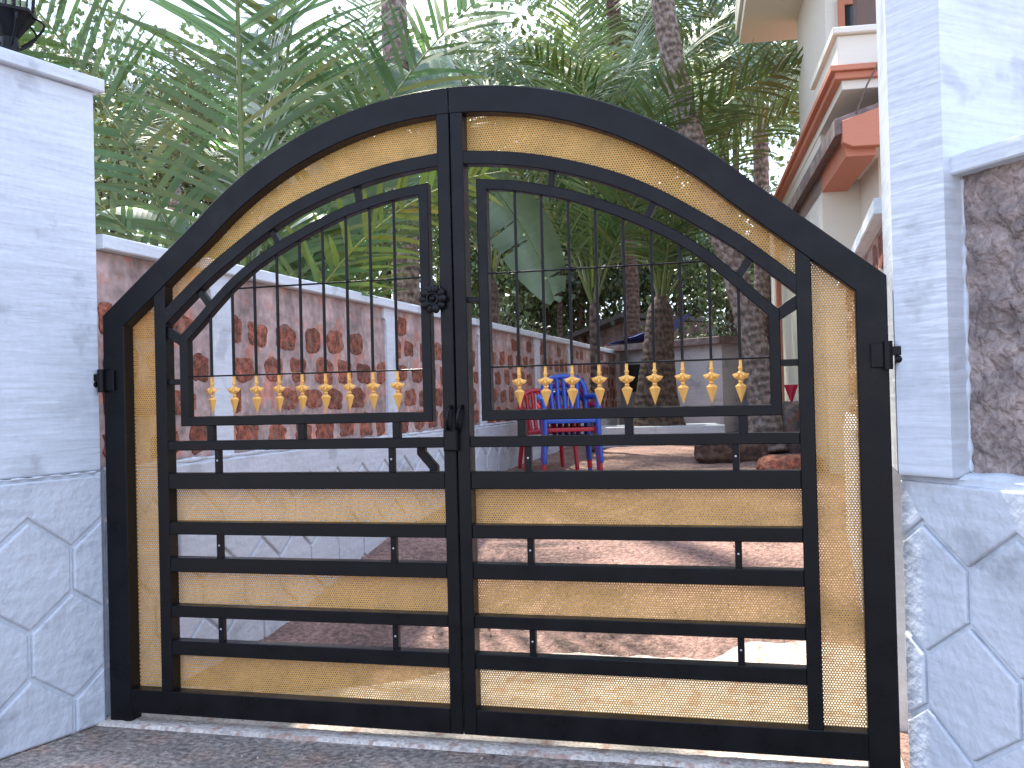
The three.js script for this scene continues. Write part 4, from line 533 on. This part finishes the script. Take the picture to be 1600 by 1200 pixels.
{ const r = RNG(57); [60, 150, 240, 310, 400, 480, 560, 650, 740, 830, 910, 1000, 1090, 1150].forEach((u, i) => { const d = 26 + (i * 5 % 4) * 3 + 2 * r(), p = rayAt(u, d), k = i % 2; tree(['tall lacy tree with pale crown high above the grove', 'tall lacy tree with mid green crown high above the grove'][k], p.x, p.z, 8.0 + 2.6 * r(), [0, 2][k], 1.15 + 0.35 * r(), [M.treeLeafLight, M.treeLeaf][k], 'tall trees above the grove, ' + ['pale', 'mid green'][k], 0.13, (r() - 0.5) * 1.5); }); }
// bushes behind the wall
function bush(label, u, d, h, sc, mat, ci) { const p = rayAt(u, d), o = thing('bush', label, 'bush', [p.x, hgt(p.x, p.z), p.z], u, label.startsWith('low') ? 'low bushes behind the walls' : label.startsWith('broad') ? 'thicket bushes beneath the grove' : 'large bushes under the grove'); part('stem', merge([tube([[0, 0, 0], [0.1, h * 0.5, 0], [0.1, h, 0.1]], 0.04, 6, 6), tube([[0, 0, 0], [-0.2, h * 0.5, 0.1], [-0.4, h * 1.1, 0.1]], 0.03, 6, 6)]), M.barkDark, o); const m = part('foliage', crowns[ci], mat, o); m.position.y = h; m.scale.setScalar(sc); return o; }
[[190, 12], [420, 13], [720, 16], [805, 19], [1075, 21], [1160, 20], [690, 27], [770, 29], [835, 28], [900, 30], [970, 27], [1120, 28]].forEach(([u, d], i) => bush(i < 6 ? 'low leafy bush close behind the boundary wall or outhouse' : 'large rounded bush under the far grove trees', u, d, i < 6 ? 1.3 : 1.7, (i < 6 ? 0.42 : 0.72) + 0.05 * (i % 3), [M.treeLeaf, M.treeLeafLight, M.treeLeafDark][i % 3], i % 3));
{ const r = RNG(91); [735, 772, 802, 826, 848, 872, 898, 922, 955, 1008, 1062, 1098, 1135].forEach((u, i) => { const d = 21 + (i * 3 % 5) * 1.6 + r(), p = rayAt(u, d); tree(i % 2 ? 'slim pole-like tree with a low dark crown behind the shed' : 'slim pole-like tree with a low green crown behind the shed', p.x, p.z, 3.4 + 1.2 * r(), i % 3, 0.62 + 0.2 * r(), i % 2 ? M.treeLeafDark : M.treeLeaf, 'slim trees behind the shed, ' + (i % 2 ? 'dark' : 'green'), 0.05 + 0.03 * r(), (r() - 0.5) * 0.5, M.barkDark); }); }
{ const far = [700, 760, 815, 870, 930, 985, 1045, 1105, 1150]; far.forEach((u, i) => bush('broad dark thicket bush closing the view beneath the grove', u, 31 + (i % 3) * 2, 1.9, 1.0, i % 3 ? M.treeLeafDark : M.treeLeaf, i % 3)); }
// the dense trees overhead beyond the frame that keep the road and walls in shade
function shadeTree(label, x, z, H, cx, cz, R, Hh, n, seed) { const y = hgt(x, z), o = thing('shade_tree', label, 'tree', [x, y, z], 0, 'large shade trees over the road'); const g = crownGeo(seed, R, Hh, n, 0.24, 26), list = [trunkGeo([[0, 0, 0], [0.1, H * 0.4, 0], [(cx - x) * 0.35, H * 0.75, (cz - z) * 0.35]], 0.28, 0.2, 3, 3, 1.4)];
  g.userData.C.slice(0, 14).forEach(([a, b, c]) => list.push(tube([[(cx - x) * 0.33, H * 0.72, (cz - z) * 0.33], [(cx - x) * 0.6 + a * 0.5, H * 0.9 + b * 0.4, (cz - z) * 0.6 + c * 0.5], [cx - x + a, H + b, cz - z + c]], t => 0.11 * (1 - 0.8 * t), 7, 6)));
  part('trunk', merge(list), M.barkDark, o); const m = part('crown', g, M.treeLeaf, o); m.position.set(cx - x, H, cz - z); }
shadeTree('broad dense shade tree standing behind the left gate pillar', -7.2, -1.6, 8.6, -3.6, -0.75, 3.4, 1.5, 11000, 61);

// gravel and leaf litter lying on the soil
{ const r = RNG(8), g = new THREE.IcosahedronGeometry(1, 0), n = 900, im = new THREE.InstancedMesh(g, S({ color: lin(0.45, 0.38, 0.35), roughness: 0.95 }), n), m = new THREE.Matrix4(), q = new THREE.Quaternion(), e = new THREE.Euler();
  for (let i = 0; i < n; i++) { const front = i < 320, x = -1.65 + 3.3 * r(), z = front ? 0.1 + 1.6 * r() : -0.1 - 6 * r() * r(), s = 0.003 + 0.008 * r() * r(); e.set(r() * 6, r() * 6, r() * 6); q.setFromEuler(e); m.compose(new THREE.Vector3(x, hgt(x, z) + s * 0.3 + (front ? 0.004 : 0.008), z), q, new THREE.Vector3(s * 1.2, s * 0.7, s)); im.setMatrixAt(i, m); im.setColorAt(i, (k => lin(k, k * 0.88, k * 0.82))(0.5 + 0.5 * r())); }
  im.name = 'gravel'; im.castShadow = im.receiveShadow = true; im.userData = { kind: 'stuff', label: 'loose gravel scattered over the road and soil', category: 'gravel' }; scene.add(im); }
renderer.render(scene, camera);
